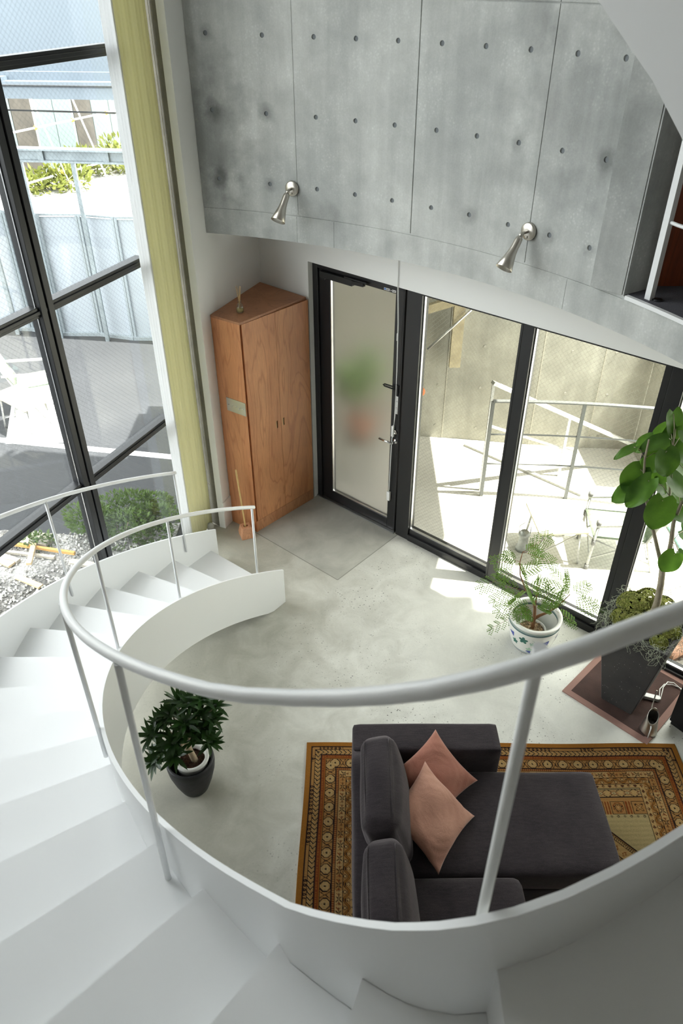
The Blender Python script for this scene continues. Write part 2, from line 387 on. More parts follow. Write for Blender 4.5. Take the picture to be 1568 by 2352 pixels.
# slab of the upper floor behind / beyond the curved wall
edge = [cyl(a, CR, 0) for a in [i for i in range(-38, 78, 2)]]
outer = [dw(-.9,-.3), dw(6.6,-.3)]
mb = MB(); n = len(edge)
poly = [(p.x,p.y) for p in edge]
ring = arcwall(MB(), -38, 30.42, 2.6, 2.795, CR, CR+.2, 1.0)
struct(ring.build('wall_edge', M_conc, fix=True))
mb = MB()
angs = list(range(-38, 76, 2))
vs = [cyl(a, CR+.19, 2.605) for a in angs] + [dw(-.75 + 7.6*(1-(i/(len(angs)-1))), -.15, 2.605) for i in range(len(angs))]
k = len(angs)
top = [Vector((v.x, v.y, 2.79)) for v in vs]
fs = [(i, i+1, k+i+1, k+i) for i in range(k-1)] + [(2*k+i, 3*k+i, 3*k+i+1, 2*k+i+1) for i in range(k-1)]
struct(mb.add(vs+top, fs, 0).build('ceiling_lower', M_white))
# upper floor carpet beyond the end of the curved wall, with white nosing
M_carpet = plain('grey_carpet', (.085,.085,.10), .95, bump=.6, bscale=260, var=.5, vscale=180)
vs = [cyl(a, CR+.012, 2.80) for a in range(-38, 31, 2)] + [Vector((1.47,3.84,2.80)),Vector((1.60,3.975,2.80)),Vector((3.6,3.97,2.80)),Vector((4.6,3.2,2.80)),Vector((4.6,-.6,2.8))]
lo = [Vector((v.x,v.y,2.792)) for v in vs]
struct(MB().add(lo+vs, [tuple(range(len(vs),2*len(vs)))], 0).build('floor_upper', M_carpet))
tr = arcwall(MB(), -38, 30.15, 2.785, 2.806, CR-.012, CR+.012, 1.0)
struct(tr.build('trim_2', M_steel, fix=True))
# reddish timber wall behind the upper passage
struct(MB().box((1.585,3.955,2.80),(3.4,3.99,ROOM_Z)).build('wall_timber', mat_wood('red_timber', (.17,.034,.010), (.24,.055,.016), (.12,.022,.007), 1.0, .4)))
struct(MB().prism([(1.462,3.828),(1.585,3.951),(1.45,4.06),(1.33,3.95)], 2.80, ROOM_Z).build('wall_return', M_conc))
# enclosure out of frame
struct(MB().box((3.4,3.9,2.8),(3.5,4.0,ROOM_Z)).box((3.45,-2.4,2.79),(3.57,4.0,ROOM_Z)).build('wall_right', M_plaster))
q1 = dw(4.6,.0)
struct(MB().box((3.55,-2.5,0),(3.67,3.0,2.6)).build('wall_right_lower', M_plaster))
struct(MB().box((-4.9,-2.52,0),(3.7,-2.4,ROOM_Z)).build('wall_rear', M_plaster))
roof = [(p0.x,-2.5),(p0.x,p0.y),(p1.x,p1.y),(-1.0,6.3)] + [tuple(cyl(a, CR+.3, 0).xy) for a in range(74, 30, -4)] + [(1.5,4.15),(3.6,4.15),(3.7,-2.5)]
struct(MB().prism(roof, ROOM_Z, ROOM_Z+.15).build('ceiling', M_white))
# ------------------------------------------------------------------ glazed front: door and windows
M_gf = mat_glass('wired_glass_front', (.95,.965,.92), .2, .026, tuple(E_D), 1.22, (.40,.40,.34), .07)
M_clear = mat_glass('clear_glass', (.95,.97,.95), 0, gl=1.22)
GT = -.03
def rail(mb, s0, s1, z0, z1, t0=-.06, t1=.03, mi=0): return dbox(mb, s0, s1, t0, t1, z0, z1, mi)
# door: fixed frame
door = struct(thing('door_1', tuple(dw(.49, 0, 0)), 'frosted glass entrance door in a black frame beside the timber cabinet', 'door'))
mb = MB(); rail(mb, 0, .055, 0, 2.30); rail(mb, .055, .925, 2.235, 2.30); rail(mb, .925, .94, 0, 2.30)
mb.build('door_frame', M_black, door, .003)
mb = MB(); rail(mb, 0, .94, .0, .012, -.06, .045); mb.build('threshold', M_alu, door)
leaf = MB(); rail(leaf, .058, .172, .014, 2.232, -.045, .012); rail(leaf, .838, .915, .014, 2.232, -.045, .012); rail(leaf, .172, .838, .014, .112, -.045, .012); rail(leaf, .172, .838, 2.2, 2.232, -.045, .012)
leaf = leaf.build('door_leaf', M_black, door, .003)
mb = MB(); rail(mb, .165, .845, .105, 2.205, -.021, -.015); mb.build('glass_pane', mat_frosted(), leaf)
mb = MB(); rail(mb, .172, .180, .112, 2.2, -.014, .008); rail(mb, .180, .838, .112, .118, -.014, .006); mb.build('glazing_bead', M_alu, leaf)
mb = MB(); rail(mb, .10, .44, 2.175, 2.225, .012, .055); rail(mb, .115, .15, 2.16, 2.19, .015, .05)
mb.bar(dw(.36,.045,2.232), dw(.60,.06,2.236), .02, .012); mb.bar(dw(.44,.04,2.205), dw(.56,.05,2.215), .03, .03); mb.build('door_closer', M_rubber, leaf, .003)
# lever handle, lock, guard arm, stickers
mb = MB(); mb.lathe([(.0001,.0),(.023,.0),(.023,.008),(.0001,.008)], dw(.893,.013,.945), 20, 0, Matrix.Rotation(-rad(131.33), 4, 'Z') @ Matrix.Rotation(PI/2, 4, 'Y'))
mb.tube([dw(.893,.015,.945), dw(.893,.062,.945)], .009, 10); mb.tube([dw(.898,.062,.945), dw(.76,.062,.945)], .0095, 10); mb.build('door_handle', M_chrome, leaf)
mb = MB(); mb.lathe([(.0001,.0),(.021,.0),(.019,.012),(.012,.013),(.011,.009),(.0001,.009)], dw(.893,.013,1.035), 20, 0, Matrix.Rotation(-rad(131.33), 4, 'Z') @ Matrix.Rotation(PI/2, 4, 'Y')); mb.build('door_lock', M_nickel, leaf)
mb = MB(); rail(mb, .87, .912, 1.405, 1.47, .012, .028); rail(mb, .875, .905, 1.375, 1.40, .012, .022)
mb.tube([dw(.885,.03,1.45), dw(.775,.03,1.445), dw(.762,.03,1.437), dw(.775,.03,1.428), dw(.885,.03,1.43)], .0065, 8); mb.build('door_guard', M_rubber, leaf)
mb = MB(); rail(mb, .876, .905, 1.205, 1.365, .012, .0132, 0)
for i in range(13): rail(mb, .880, .901 - (i % 3)*.004, 1.215+i*.0112, 1.2165+i*.0112+(.0025 if i in (4,9) else 0), .0132, .0136, 1)
mb.build('instruction_label', [M_sticker, M_ink], leaf)
def brand_tag(parent, s0, z0):
    mb = MB(); rail(mb, s0, s0+.055, z0, z0+.018, .0122, .0132, 0); rail(mb, s0+.002, s0+.020, z0+.002, z0+.016, .0132, .0137, 1)
    for i in range(5): rail(mb, s0+.024+i*.006, s0+.028+i*.006, z0+.004, z0+.013, .0132, .0137, 2)
    rail(mb, s0+.065, s0+.070, z0+.004, z0+.012, .0122, .0132, 0); rail(mb, s0+.078, s0+.114, z0, z0+.018, .0122, .0132, 0)
    for i in range(4): rail(mb, s0+.082+i*.007, s0+.087+i*.007, z0+.006, z0+.012, .0132, .0137, 3)
    mb.build('maker_label', [M_sticker, M_blue, M_ink, M_ink], parent)
brand_tag(leaf, .725, 2.207)
# windows beside the door
def front_window(name, s0, s1, g0, g1, label, top=2.30, gb=.112, gt=2.252, far=False):
    w = struct(thing(name, tuple(dw((s0+s1)/2)), label, 'window'))
    f = MB(); rail(f, s0, g0, 0, top); rail(f, g1, s1, 0, top); rail(f, g0, g1, 0, gb*.55, -.06, .035); rail(f, g0, g1, gb*.55, gb, -.06, .012); rail(f, g0, g1, gt, top)
    f = f.build('window_frame', M_black, w, .003)
    b = MB(); rail(b, g0, g0+.008, gb, gt, -.018, .004); rail(b, g0, g1, gb, gb+.007, -.018, .006); b.build('glazing_bead', M_alu, f)
    g = MB(); rail(g, g0-.004, g1+.004, gb-.004, gt+.004, GT-.003, GT+.003); g.build('glass_pane', M_gf, w)
    return w
front_window('window_1', .955, 1.924, 1.092, 1.905, 'wired glass window between the entrance door and the middle black mullion')
w2 = front_window('window_2', 1.924, 2.93, 2.005, 2.886, 'wired glass window behind the painted flower pot')
brand_tag(w2, 2.76, 2.262)
w3 = front_window('window_3', 2.93, 5.15, 3.022, 5.08, 'wide glass window behind the tall dark planter', gb=.055)
# white data cable hanging from the lintel beside the door
t = thing('sensor_cable', tuple(dw(.925, .1, 2.6)), 'thin white cable hanging from the white lintel down the door edge with two white boxes', 'cable')
mb = MB(); mb.tube([dw(.905,.085,2.60), dw(.907,.085,2.3), dw(.905,.06,2.0), dw(.902,.045,1.6), dw(.895,.03,1.2), dw(.872,.035,.95), dw(.862,.03,.45), dw(.86,.03,.40)], .0028, 8)
mb.tube([dw(.912,.085,2.60), dw(.914,.085,2.3), dw(.911,.06,2.0), dw(.906,.045,1.6), dw(.886,.03,1.1), dw(.876,.035,.95), dw(.866,.03,.45)], .0018, 6); mb.build('cable', M_sticker, t)
mb = MB(); rail(mb, .862, .886, .99, 1.09, .014, .034); mb.build('connector', M_sticker, t, .003)
mb = MB(); rail(mb, .842, .874, .33, .42, .014, .036); mb.build('connector', M_sticker, t, .003)
mb = MB(); rail(mb, .897, .905, 1.86, 1.92, .05, .06); mb.build('connector', M_sticker, t, .002)
# ------------------------------------------------------------------ big window on the left
M_wg = mat_glass('wired_glass_tall', (.94,.965,.97), .2, .026, tuple(E_W), 1.35, (.34,.38,.40), .08)
S_END = -.30; win = struct(thing('window_4', tuple(ww(-1.3)), 'tall wired glass window wall with black mullion and transoms beside the stairs', 'window'))
f = MB()
for z in (1.248, 2.514, 3.785, 5.05):
    wbox(f, -4.0, S_END, -.045, .03, z-.032, z+.032); wbox(f, -4.0, S_END, -.055, -.045, z-.012, z+.012)
fr = f.build('transoms', M_dgrey, win, .003)
for i, s in enumerate((-1.305, -2.9, -3.95)):
    f = MB(); wbox(f, s-.055, s-.008, -.065, .03, 0, ROOM_Z); wbox(f, s+.008, s+.055, -.065, .03, 0, ROOM_Z); wbox(f, s-.008, s+.008, -.05, .03, 0, ROOM_Z, 1)
    f.build('mullion', [M_dgrey, M_rubber], win, .003)
    f = MB(); wbox(f, s-.062, s-.0555, -.03, -.022, 0, ROOM_Z); f.build('bead', M_chrome, win)
f = MB(); wbox(f, -4.0, S_END, -.045, .03, 0, .06); f.build('sill_rail', M_dgrey, win)
g = MB(); wbox(g, -4.0, S_END+.25, -.003, .003, .0, ROOM_Z); g.build('glass_pane', M_wg, win)
struct(wbox(MB(), -8.3, -4.005, -.1, .08, 0, ROOM_Z).build('wall_left_rear', M_plaster))
# yellow drape, the white sheer behind it and the cords on the pier
def drape(name, a, b, z0, z1, amp, waves, mat, nz=14):
    a = Vector(a); b = Vector(b); d = (b-a); n = Vector((-d.y, d.x, 0)).normalized(); P = []
    m = waves*8
    for j in range(nz+1):
        z = z0+(z1-z0)*j/nz; row = []
        k = .45+.55*(z-z0)/(z1-z0)
        for i in range(m+1):
            u = i/m; w = amp*k*(math.sin(u*waves*2*PI+.3*math.sin(9*u))+.35*math.sin(u*waves*1.37*2*PI+1))
            row.append(a+d*u+n*w+Vector((0,0,z)))
        P.append(row)
    o = MB().grid(P).build(name, mat); md = o.modifiers.new('t', 'SOLIDIFY'); md.thickness = .002
    return o
def mat_cloth(name, col, trans, rough=.9):
    m, nt, N, L, b = newmat(name); q = NB(nt)
    b.inputs['Base Color'].default_value = (*col,1); b.inputs['Roughness'].default_value = rough; b.inputs['Specular IOR Level'].default_value = .1
    tl = N.new('ShaderNodeBsdfTranslucent'); tl.inputs[0].default_value = (*col,1)
    ms = N.new('ShaderNodeMixShader'); ms.inputs[0].default_value = trans; L.new(b.outputs[0], ms.inputs[1]); L.new(tl.outputs[0], ms.inputs[2]); L.new(ms.outputs[0], N['Material Output'].inputs['Surface'])
    L.new(q.bump(q.noise(q.mapping(coords(nt), (300,300,12)), 1, 3), .15, .001), b.inputs['Normal'])
    return m
tag(drape('curtain', (-1.198,5.566,0), (-1.327,5.263,0), .012, 5.9, .007, 9, mat_cloth('yellow_cloth', (.72,.70,.47), .35)), 'pale yellow pleated curtain gathered against the concrete pier', 'curtain')
tag(drape('sheer_curtain', (-1.322,5.275,0), (-1.372,5.163,0), .012, 5.9, .003, 4, mat_cloth('white_sheer_cloth', (.86,.87,.88), .5)), 'narrow white sheer curtain strip beside the black window frame', 'curtain')
for i, (o, zb) in enumerate((((-1.178,5.566), .60), ((-1.158,5.550), .46))):
    x, y = o; mb = MB(); dx, dy = -.03, .0
    mb.tube([(x,y,5.9),(x,y,zb+.05),(x-.002,y-.001,zb+.02),(x-.008,y-.006,zb),(x-.018,y-.008,zb+.004),(x-.03,y-.002,zb+.03)], .0017, 6)
    tag(mb.build('pull_cord', plain('cord_cream'+str(i), (.34,.31,.22), .7)), ['cream curtain cord, the shorter, hanging against the concrete pier', 'cream curtain cord, the longer, hanging nearer the white wall'][i], 'cord')
# ------------------------------------------------------------------ spiral stair
SX, SY, RI, RO_ = 1.566, 2.803, 2.654, 3.45
def sc(a, r, z): return Vector((SX + r*math.cos(rad(a)), SY + r*math.sin(rad(a)), z))
def ztop(a): return .347 + .02585*(a-140)
RISE = .1685
NOSE = [141.0,147.7,154.0,160.4,166.6,173.2,179.7,186.1,192.5,199.0,205.3,211.65,218.0,224.2,230.4,235.6]
stair = thing('spiral_staircase', tuple(sc(140, 3.05, 0)), 'white steel spiral staircase with curved plate stringers sweeping down to the concrete floor', 'staircase')
# inner stringer: helix, then it turns along the landing
HEL = [sc(a, RI, ztop(a)) for a in np.arange(139.84, 230.01, 1.5)]
TAIL = [at(660,2078,2.755), at(720,2097,2.80), at(775.8,2110,2.842), at(840,2121,2.89), at(903,2128,2.932), at(955,2128,2.965), at(1007,2126,2.99), at(1088,2115,3.022), at(1181,2094,3.042), at(1297,2053,3.05), at(1413,1998,3.05), at(1500,1949,3.05), at(1568,1906,3.05)]
e1 = (TAIL[-1]-TAIL[-2]).normalized(); e1.z = 0
for d in (.15,.4,.8,1.2): TAIL.append(TAIL[12] + Vector((e1.x*d - .12*d*d*e1.y, e1.y*d + .25*d*d*e1.x, 0)))
INNER = HEL + TAIL
def plate(mb, pts, depth, th, zmin=.004, dfun=None):
    n = len(pts); vs = []
    for i, p in enumerate(pts):
        t = pts[min(i+1,n-1)]-pts[max(i-1,0)]; t.z = 0; t.normalize(); o = Vector((t.y,-t.x,0))*th/2
        zb = max(zmin, p.z-(dfun(i) if dfun else depth))
        vs += [p-o, p+o, Vector(((p+o).x,(p+o).y,zb)), Vector(((p-o).x,(p-o).y,zb))]
    fs = [(0,1,2,3), (4*n-4,4*n-1,4*n-2,4*n-3)]
    for i in range(n-1):
        k = 4*i
        for j in range(4): fs.append((k+j, k+4+j, k+4+(j+1)%4, k+(j+1)%4))
    b0 = len(mb.f); mb.add(vs, fs, 0)
    for i in range(b0+2, len(mb.f)): mb.sm[i] = True
    return mb
o = plate(MB(), INNER, .43, .014).build('stringer', M_steel, stair, fix=True); o.data.set_sharp_from_angle(angle=rad(40))
OUTER = [sc(a, RO_, .357 + .02585*(a-140)) for a in np.arange(139.7, 232, 1.5)] + [sc(a, RO_+.3*((a-232)/30)**2, 2.735+.3*(1-math.exp(-(a-232)/14))) for a in np.arange(233, 262, 1.5)]
o = plate(MB(), OUTER, .43, .014).build('stringer', M_steel, stair, fix=True); o.data.set_sharp_from_angle(angle=rad(40))
# treads with their risers, every one a folded plate between the stringers
R0, R1 = RI+.006, RO_-.006
def tread(a0, a1, z):
    n = 5; vs = []; th = .008
    for i in range(n+1):
        a = a0+(a1-a0)*i/n
        for r in (R0, R1): vs += [sc(a,r,z), sc(a,r,z-th)]
    fs = []
    for i in range(n):
        k = 4*i; fs += [(k, k+4, k+6, k+2), (k+1, k+3, k+7, k+5), (k, k+1, k+5, k+4), (k+2, k+6, k+7, k+3)]
    fs += [(0,2,3,1), (4*n,4*n+1,4*n+3,4*n+2)]
    mb = MB().add(vs, fs, 0)
    # riser under the nosing
    A_, B_ = sc(a0,R0,0), sc(a0,R1,0); t = Vector((-(B_-A_).y,(B_-A_).x,0)).normalized()*-.008
    pts = [A_, B_, B_+t, A_+t]
    mb.prism([(p.x,p.y) for p in pts], z-RISE+.0005, z-.0085)
    return mb
for i in range(14):
    tread(NOSE[i], NOSE[i+1]+.15, RISE*(i+1)).build('tread', M_steel, stair)
# the last two treads and the landing follow the bend of the stringer
n15 = [at(645,2170,2.5275), at(495.6,2352,2.5275)]; n16 = [at(852,2205,2.696), at(805,2352,2.696)]; n17 = [at(1135,2166,2.8645), at(1157,2352,2.8645)]
def ext(p, q, L): d = (q-p); d.z = 0; return p + d.normalized()*L
def flat(poly, z, th=.008): return MB().prism([(p.x,p.y) for p in poly], z-th, z)
def offs(i0, i1, z, d=.008):
    out = []
    for i in range(i0, i1):
        t = TAIL[min(i+1,len(TAIL)-1)]-TAIL[max(i-1,0)]; t.z = 0; t.normalize(); out.append(TAIL[i]+Vector((t.y,-t.x,0))*d)
    return out
def near_i(p): return min(range(len(TAIL)), key=lambda i: (TAIL[i].xy-p.xy).length)
W_ = .80
def riser(mb, p, q, z):
    d = (q-p); d.z = 0; d.normalize(); t = Vector((-d.y,d.x,0))*.008
    pts = [p, q, q+t, p+t]; return mb.prism([(v.x,v.y) for v in pts], z-RISE+.0005, z-.0085)
p15, q15 = sc(NOSE[14],R0,0), sc(NOSE[14],R1,0)
i16 = near_i(n16[0]); i17 = near_i(n17[0])
s16, s17 = offs(i16,i16+1,0)[0], n17[0].copy(); t16 = ext(n16[0], n16[1], .84); t17 = ext(n17[0], n17[1], .86)
poly = [p15] + [v for v in offs(0, i16+1, 0)] + [t16] + [q15]
o = riser(flat(poly, 2.5275), p15, q15, 2.5275); o.build('tread', M_steel, stair)
poly = offs(i16, i17+1, 0) + [s17, t17, t16]
riser(flat(poly, 2.696), s16, t16, 2.696).build('tread', M_steel, stair)
i0 = i17
land = [s17] + offs(i17+1, len(TAIL), 0, .006) + [Vector((TAIL[-1].x+.2, -1.2, 0)), Vector((t17.x-.1, -1.2, 0)), t17]
riser(flat(land, 2.8645), s17, t17, 2.8645).build('landing', M_steel, stair)
# handrails
RAIL_IN = [sc(a, RI+.004, ztop(a)+.609) for a in np.arange(145.3, 229.5, 1.5)] + [at(700,1603.6,3.325), at(780,1604,3.385), at(890,1597,3.45), at(1000,1585,3.51), at(1100,1565,3.553), at(1250,1524,3.592), at(1350,1489,3.608), at(1420,1460,3.615), at(1568,1402,3.62)]
e2 = (RAIL_IN[-1]-RAIL_IN[-2]).normalized()
for d in (.15,.4,.8): RAIL_IN.append(RAIL_IN[-1]*1 + Vector((e2.x,e2.y,0))*.2)
def smooth(pts, it=2):
    for _ in range(it): pts = [pts[0]] + [(pts[i-1]+pts[i]*2+pts[i+1])/4 for i in range(1,len(pts)-1)] + [pts[-1]]
    return pts
MB().tube(smooth(RAIL_IN,1), .0128, 16).build('handrail', M_steel, stair)
RAIL_OUT = [sc(a, RO_, .357+.02585*(a-140)+.595) for a in np.arange(144.95, 262, 1.5)]
MB().tube(RAIL_OUT, .0128, 16).build('handrail', M_steel, stair)
def post(top, bot, r=.0085): MB().tube([top, bot], r, 12).build('post', M_steel, stair)
for a in (145.6, 165.1, 184.8, 204.3): post(sc(a, RI+.012, ztop(a)+.60), sc(a, RI+.016, ztop(a)-.16))
post(sc(220.2, RI+.010, ztop(220.2)+.60), sc(220.4, RI+.026, 2.191))
pf = at(1068,2276,2.700); post(Vector((pf.x, pf.y, 3.585)), pf)
for a in (145.4, 165.6, 186, 206): post(sc(a, RO_-.012, .357+.02585*(a-140)+.59), sc(a, RO_-.016, .357+.02585*(a-140)-.16))
# rounded stop at the foot of the pier
tag(MB().lathe([(.0001,0),(.03,0),(.034,.02),(.03,.045),(.02,.055),(.0001,.058)], (-1.205,5.505,0), 16).build('door_stop', plain('stone_stop', (.42,.42,.38), .7)), 'small rounded pale stop on the floor at the foot of the yellow curtain', 'stop')
# ------------------------------------------------------------------ pale stringer of the flight above and upper railing
PP, PA = Vector((.85,2.45,0)), -42
pl = [onplane(x, y, PP, PA) for x, y in ((1235,-260),(1305,-120),(1377,0),(1441,95),(1503,186),(1530,240),(1568,314),(1610,420),(1660,560))]
mb = MB(); pd = Vector((math.cos(rad(PA)), math.sin(rad(PA)), 0)); pnn = Vector((-pd.y,pd.x,0))*.012; n = len(pl); vs = []
for p in pl:
    r_ = p + pd*(2.6-p.x+PP.x)
    vs += [p-pnn, p+pnn, r_+pnn, r_-pnn]
fs = [(0,1,2,3),(4*n-4,4*n-1,4*n-2,4*n-3)]
for i in range(n-1):
    for j in range(4): fs.append((4*i+j, 4*i+4+j, 4*i+4+(j+1)%4, 4*i+(j+1)%4))
o = mb.add(vs, fs, 0).build('stair_stringer', M_steel, fix=True)
tag(o, 'pale curved plate under the upper stair flight covering the top corner of the concrete wall', 'staircase')
for q in o.data.polygons: q.use_smooth = True
o.data.set_sharp_from_angle(angle=rad(40))
rl = thing('railing', (1.584,3.764,2.8), 'white steel railing post and bar standing on the grey carpet at the upper floor edge', 'railing')
mb = MB(); mb.bar((1.584,3.764,2.80),(1.584,3.764,3.80), .034, .034, up=(.86,.5,0)); mb.build('post', M_steel, rl)
mb = MB(); mb.lathe([(.0001,0),(.026,0),(.026,.006),(.0001,.006)], (1.62,3.745,2.8), 16); mb.build('floor_cap', M_dgrey, rl)
mb = MB(); mb.tube([(1.59,3.757,3.185)] + [cyl(a, CR+.06, 3.185) for a in range(28, -20, -4)], .009, 10); mb.build('mid_rail', M_steel, rl)
mb = MB(); mb.tube([(1.584,3.764,3.80)] + [cyl(a, CR+.06, 3.80) for a in range(28, -20, -4)], .014, 10); mb.build('handrail', M_steel, rl)
# ------------------------------------------------------------------ wall spotlights
def spot(a, z, aim, label):
    o = cyl(a, CR, z); rr = Vector((-math.cos(rad(a)), -math.sin(rad(a)), 0)); tt = Vector((-rr.y, rr.x, 0))
    t = thing('wall_spotlight', tuple(o), label, 'lamp', 'brushed metal spotlights on the concrete wall')
    M = Matrix(((tt.x,0,rr.x,0),(tt.y,0,rr.y,0),(0,1,0,0),(0,0,0,1)))
    m = Matrix((tt, Vector((0,0,1)), rr)).transposed().to_4x4()
    MB().lathe([(.0001,-.002),(.049,-.002),(.049,.016),(.044,.021),(.012,.022),(.0001,.022)], o, 32, 0, m).build('wall_plate', M_nickel, t)
    mb = MB(); k = o + rr*.022; j = o + rr*.075 + Vector((0,0,-.008)); mb.tube([k, o+rr*.06, j], .0085, 12)
    mb.ball(j, .0135, 8); mb.lathe([(.0001,0),(.008,0),(.008,.006),(.0001,.008)], o + rr*.02 + Vector((0,0,-.03)), 10, 0, m); mb.build('arm', M_nickel, t)
    d = Vector(aim).normalized(); q = d.to_track_quat('Z','Y').to_matrix().to_4x4(); s0 = j + d*.008
    prof = [(.0001,0),(.012,0),(.020,.012),(.0225,.03),(.0235,.07),(.027,.10),(.036,.14),(.050,.195),(.0485,.196),(.034,.14),(.024,.10),(.0001,.09)]
    sh = MB().lathe(prof, s0, 32, 0, q).build('lamp_shade', M_nickel, t)
    MB().ball(s0 + d*.135, .02, 8).build('bulb', plain('lamp_glass', (.55,.55,.5), .3), sh)
spot(65.41, 2.96, (-.32,-.50,-.78), 'brushed metal cone spotlight on the concrete wall above the timber cabinet')
spot(40.23, 2.968, (-.46,-.42,-.80), 'brushed metal cone spotlight on the concrete wall above the wired glass windows')
# ------------------------------------------------------------------ corner cabinet
M_ply = mat_wood('rotary_plywood', (.50,.205,.085), (.64,.30,.135), (.38,.135,.052), 1.0, .42)
M_edge = mat_wood('plywood_edge', (.44,.19,.085), (.55,.27,.13), (.33,.13,.055), 2.0, .5)
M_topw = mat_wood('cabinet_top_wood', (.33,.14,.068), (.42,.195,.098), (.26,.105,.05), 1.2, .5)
cb = thing('corner_cabinet', (-.70,5.85,0), 'tall reddish plywood corner cabinet with two flush doors between white wall and black door', 'cabinet')
Pc = Vector((-.692,6.352)); Pl = Vector((-1.012,5.612)); Pf = Vector((-.770,5.444)); Pr = Vector((-.268,5.978)); 
fd = (Pr-Pf).normalized(); fn = Vector((fd.y,-fd.x)); sd = (Pf-Pl).normalized()
def pq(p, d1, k1, d2, k2): return (p.x+d1.x*k1+d2.x*k2, p.y+d1.y*k1+d2.y*k2)
back = -fn
inner = [pq(Pl,sd,.0,back,0), pq(Pf,fd,0,back,.0), pq(Pf,fd,.018,fn,-.02), pq(Pr,fd,0,fn,-.02), (Pc.x,Pc.y)]
MB().prism(inner, .115, 1.982).build('body', M_ply, cb)
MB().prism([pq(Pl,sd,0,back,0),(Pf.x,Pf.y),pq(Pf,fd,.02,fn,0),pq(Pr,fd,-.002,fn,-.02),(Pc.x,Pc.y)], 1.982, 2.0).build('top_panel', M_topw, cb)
MB().prism([pq(Pl,sd,.004,back,.004),(Pf.x,Pf.y),pq(Pf,fd,.02,fn,-.002),pq(Pf,fd,.02,fn,-.03),pq(Pl,sd,.02,back,.03)], 0, .115).build('side_base', M_ply, cb)
mb = MB(); mb.prism([pq(Pf,fd,.018,fn,-.004),pq(Pr,fd,0,fn,-.004),pq(Pr,fd,0,fn,-.05),pq(Pf,fd,.018,fn,-.05)], 0, .112); mb.build('plinth', M_edge, cb)
L = (Pr-Pf).length
def cdoor(k0, k1, kh):
    mb = MB(); hz0, hz1 = .955, 1.025
    def pz(a, b, z0, z1, m=0): mb.prism([pq(Pf,fd,a,fn,0),pq(Pf,fd,b,fn,0),pq(Pf,fd,b,fn,-.018),pq(Pf,fd,a,fn,-.018)], z0, z1, m)
    pz(k0, k1, .118, hz0); pz(k0, k1, hz1, 1.980); pz(k0, kh-.009, hz0, hz1); pz(kh+.009, k1, hz0, hz1)
    d = mb.build('cabinet_door', M_ply, cb)
    mb = MB(); mb.prism([pq(Pf,fd,kh-.009,fn,-.012),pq(Pf,fd,kh+.009,fn,-.012),pq(Pf,fd,kh+.009,fn,-.0175),pq(Pf,fd,kh-.009,fn,-.0175)], hz0, hz1); 
    mb.prism([pq(Pf,fd,kh-.009,fn,.0006),pq(Pf,fd,kh-.006,fn,.0006),pq(Pf,fd,kh-.006,fn,-.013),pq(Pf,fd,kh-.009,fn,-.013)], hz0, hz1, 1)
    mb.build('finger_pull', [M_grooved, plain('pull_brass', (.45,.36,.2), .4, 1)], d)
cdoor(.020, L*.498-.0012, L*.498-.045); cdoor(L*.498+.0012, L-.001, L*.498+.032)
# switch plate with five toggles on the narrow side
mb = MB(); sw0 = Pl + sd*.095; swn = Vector((sd.y,-sd.x)); 
def sp(k, t): return (Pl.x+sd.x*k+swn.x*t, Pl.y+sd.y*k+swn.y*t)
LS = (Pf-Pl).length
mb.prism([sp(.082,.0002),sp(LS-.008,.0002),sp(LS-.008,.004),sp(.082,.004)], 1.195, 1.315)
sw = mb.build('switch_plate', M_alu, cb)
for i in range(5):
    k = .106+i*(LS-.008-.082-.048)/4; c = sp(k,.004); e_ = sp(k,.022); mb = MB()
    mb.tube([(c[0],c[1],1.255),(sp(k,.008)[0],sp(k,.008)[1],1.255)], .006, 10); mb.tube([(sp(k,.006)[0],sp(k,.006)[1],1.255),(e_[0],e_[1],1.247 if i % 2 else 1.263)], .0025, 8)
    mb.build('toggle', M_chrome, sw)
# reed diffuser
M_bottle = mat_glass('bottle_glass', (.93,.95,.93), gl=1.5)
rd = thing('reed_diffuser', (-.782,5.655,2.0), 'clear glass reed diffuser bottle standing on the timber cabinet', 'diffuser')
cx, cy = -.785, 5.665
MB().lathe([(.0001,.001),(.026,.001),(.030,.006),(.030,.045),(.024,.06),(.013,.07),(.012,.085),(.0145,.087),(.0145,.09),(.0105,.09),(.0105,.07),(.022,.058),(.0275,.044),(.0275,.008),(.0001,.006)], (cx,cy,2.0), 24).build('bottle', M_bottle, rd)
MB().lathe([(.0001,.0065),(.027,.0065),(.027,.03),(.0001,.03)], (cx,cy,2.0), 20).build('oil', plain('amber_oil', (.55,.42,.2), .2), rd)
for i in range(7):
    a = 2*PI*i/7+.3; k = .006+.014*random.random()
    MB().tube([(cx-.006*math.cos(a),cy-.006*math.sin(a),2.008),(cx+.018*math.cos(a)*1.1,cy+.018*math.sin(a)*1.1,2.20+.012*random.random())], .0014, 6).build('reed', plain('reed'+str(i), (.62,.42,.2), .7), rd)
# shoehorn in its block
M_block = mat_wood('block_wood', (.55,.26,.14), (.66,.34,.19), (.45,.2,.1), 3, .6)
px, py = -.862, 5.392
M = Matrix.Translation((px,py,0)) @ Matrix.Rotation(rad(22), 4, 'Z')
t = thing('shoehorn_stand', (px,py,0), 'small tapered wooden block on the floor in front of the cabinet side', 'stand')
mb = MB(); vs = []
for z, k in ((0,.056),(.04,.058),(.115,.043)):
    vs += [M @ Vector((sx*k, sy*k, z)) for sx, sy in ((-1,-1),(1,-1),(1,1),(-1,1))]
fs = [(0,3,2,1)] + [(4*i+j, 4*i+(j+1)%4, 4*i+4+(j+1)%4, 4*i+4+j) for i in range(2) for j in range(4)]
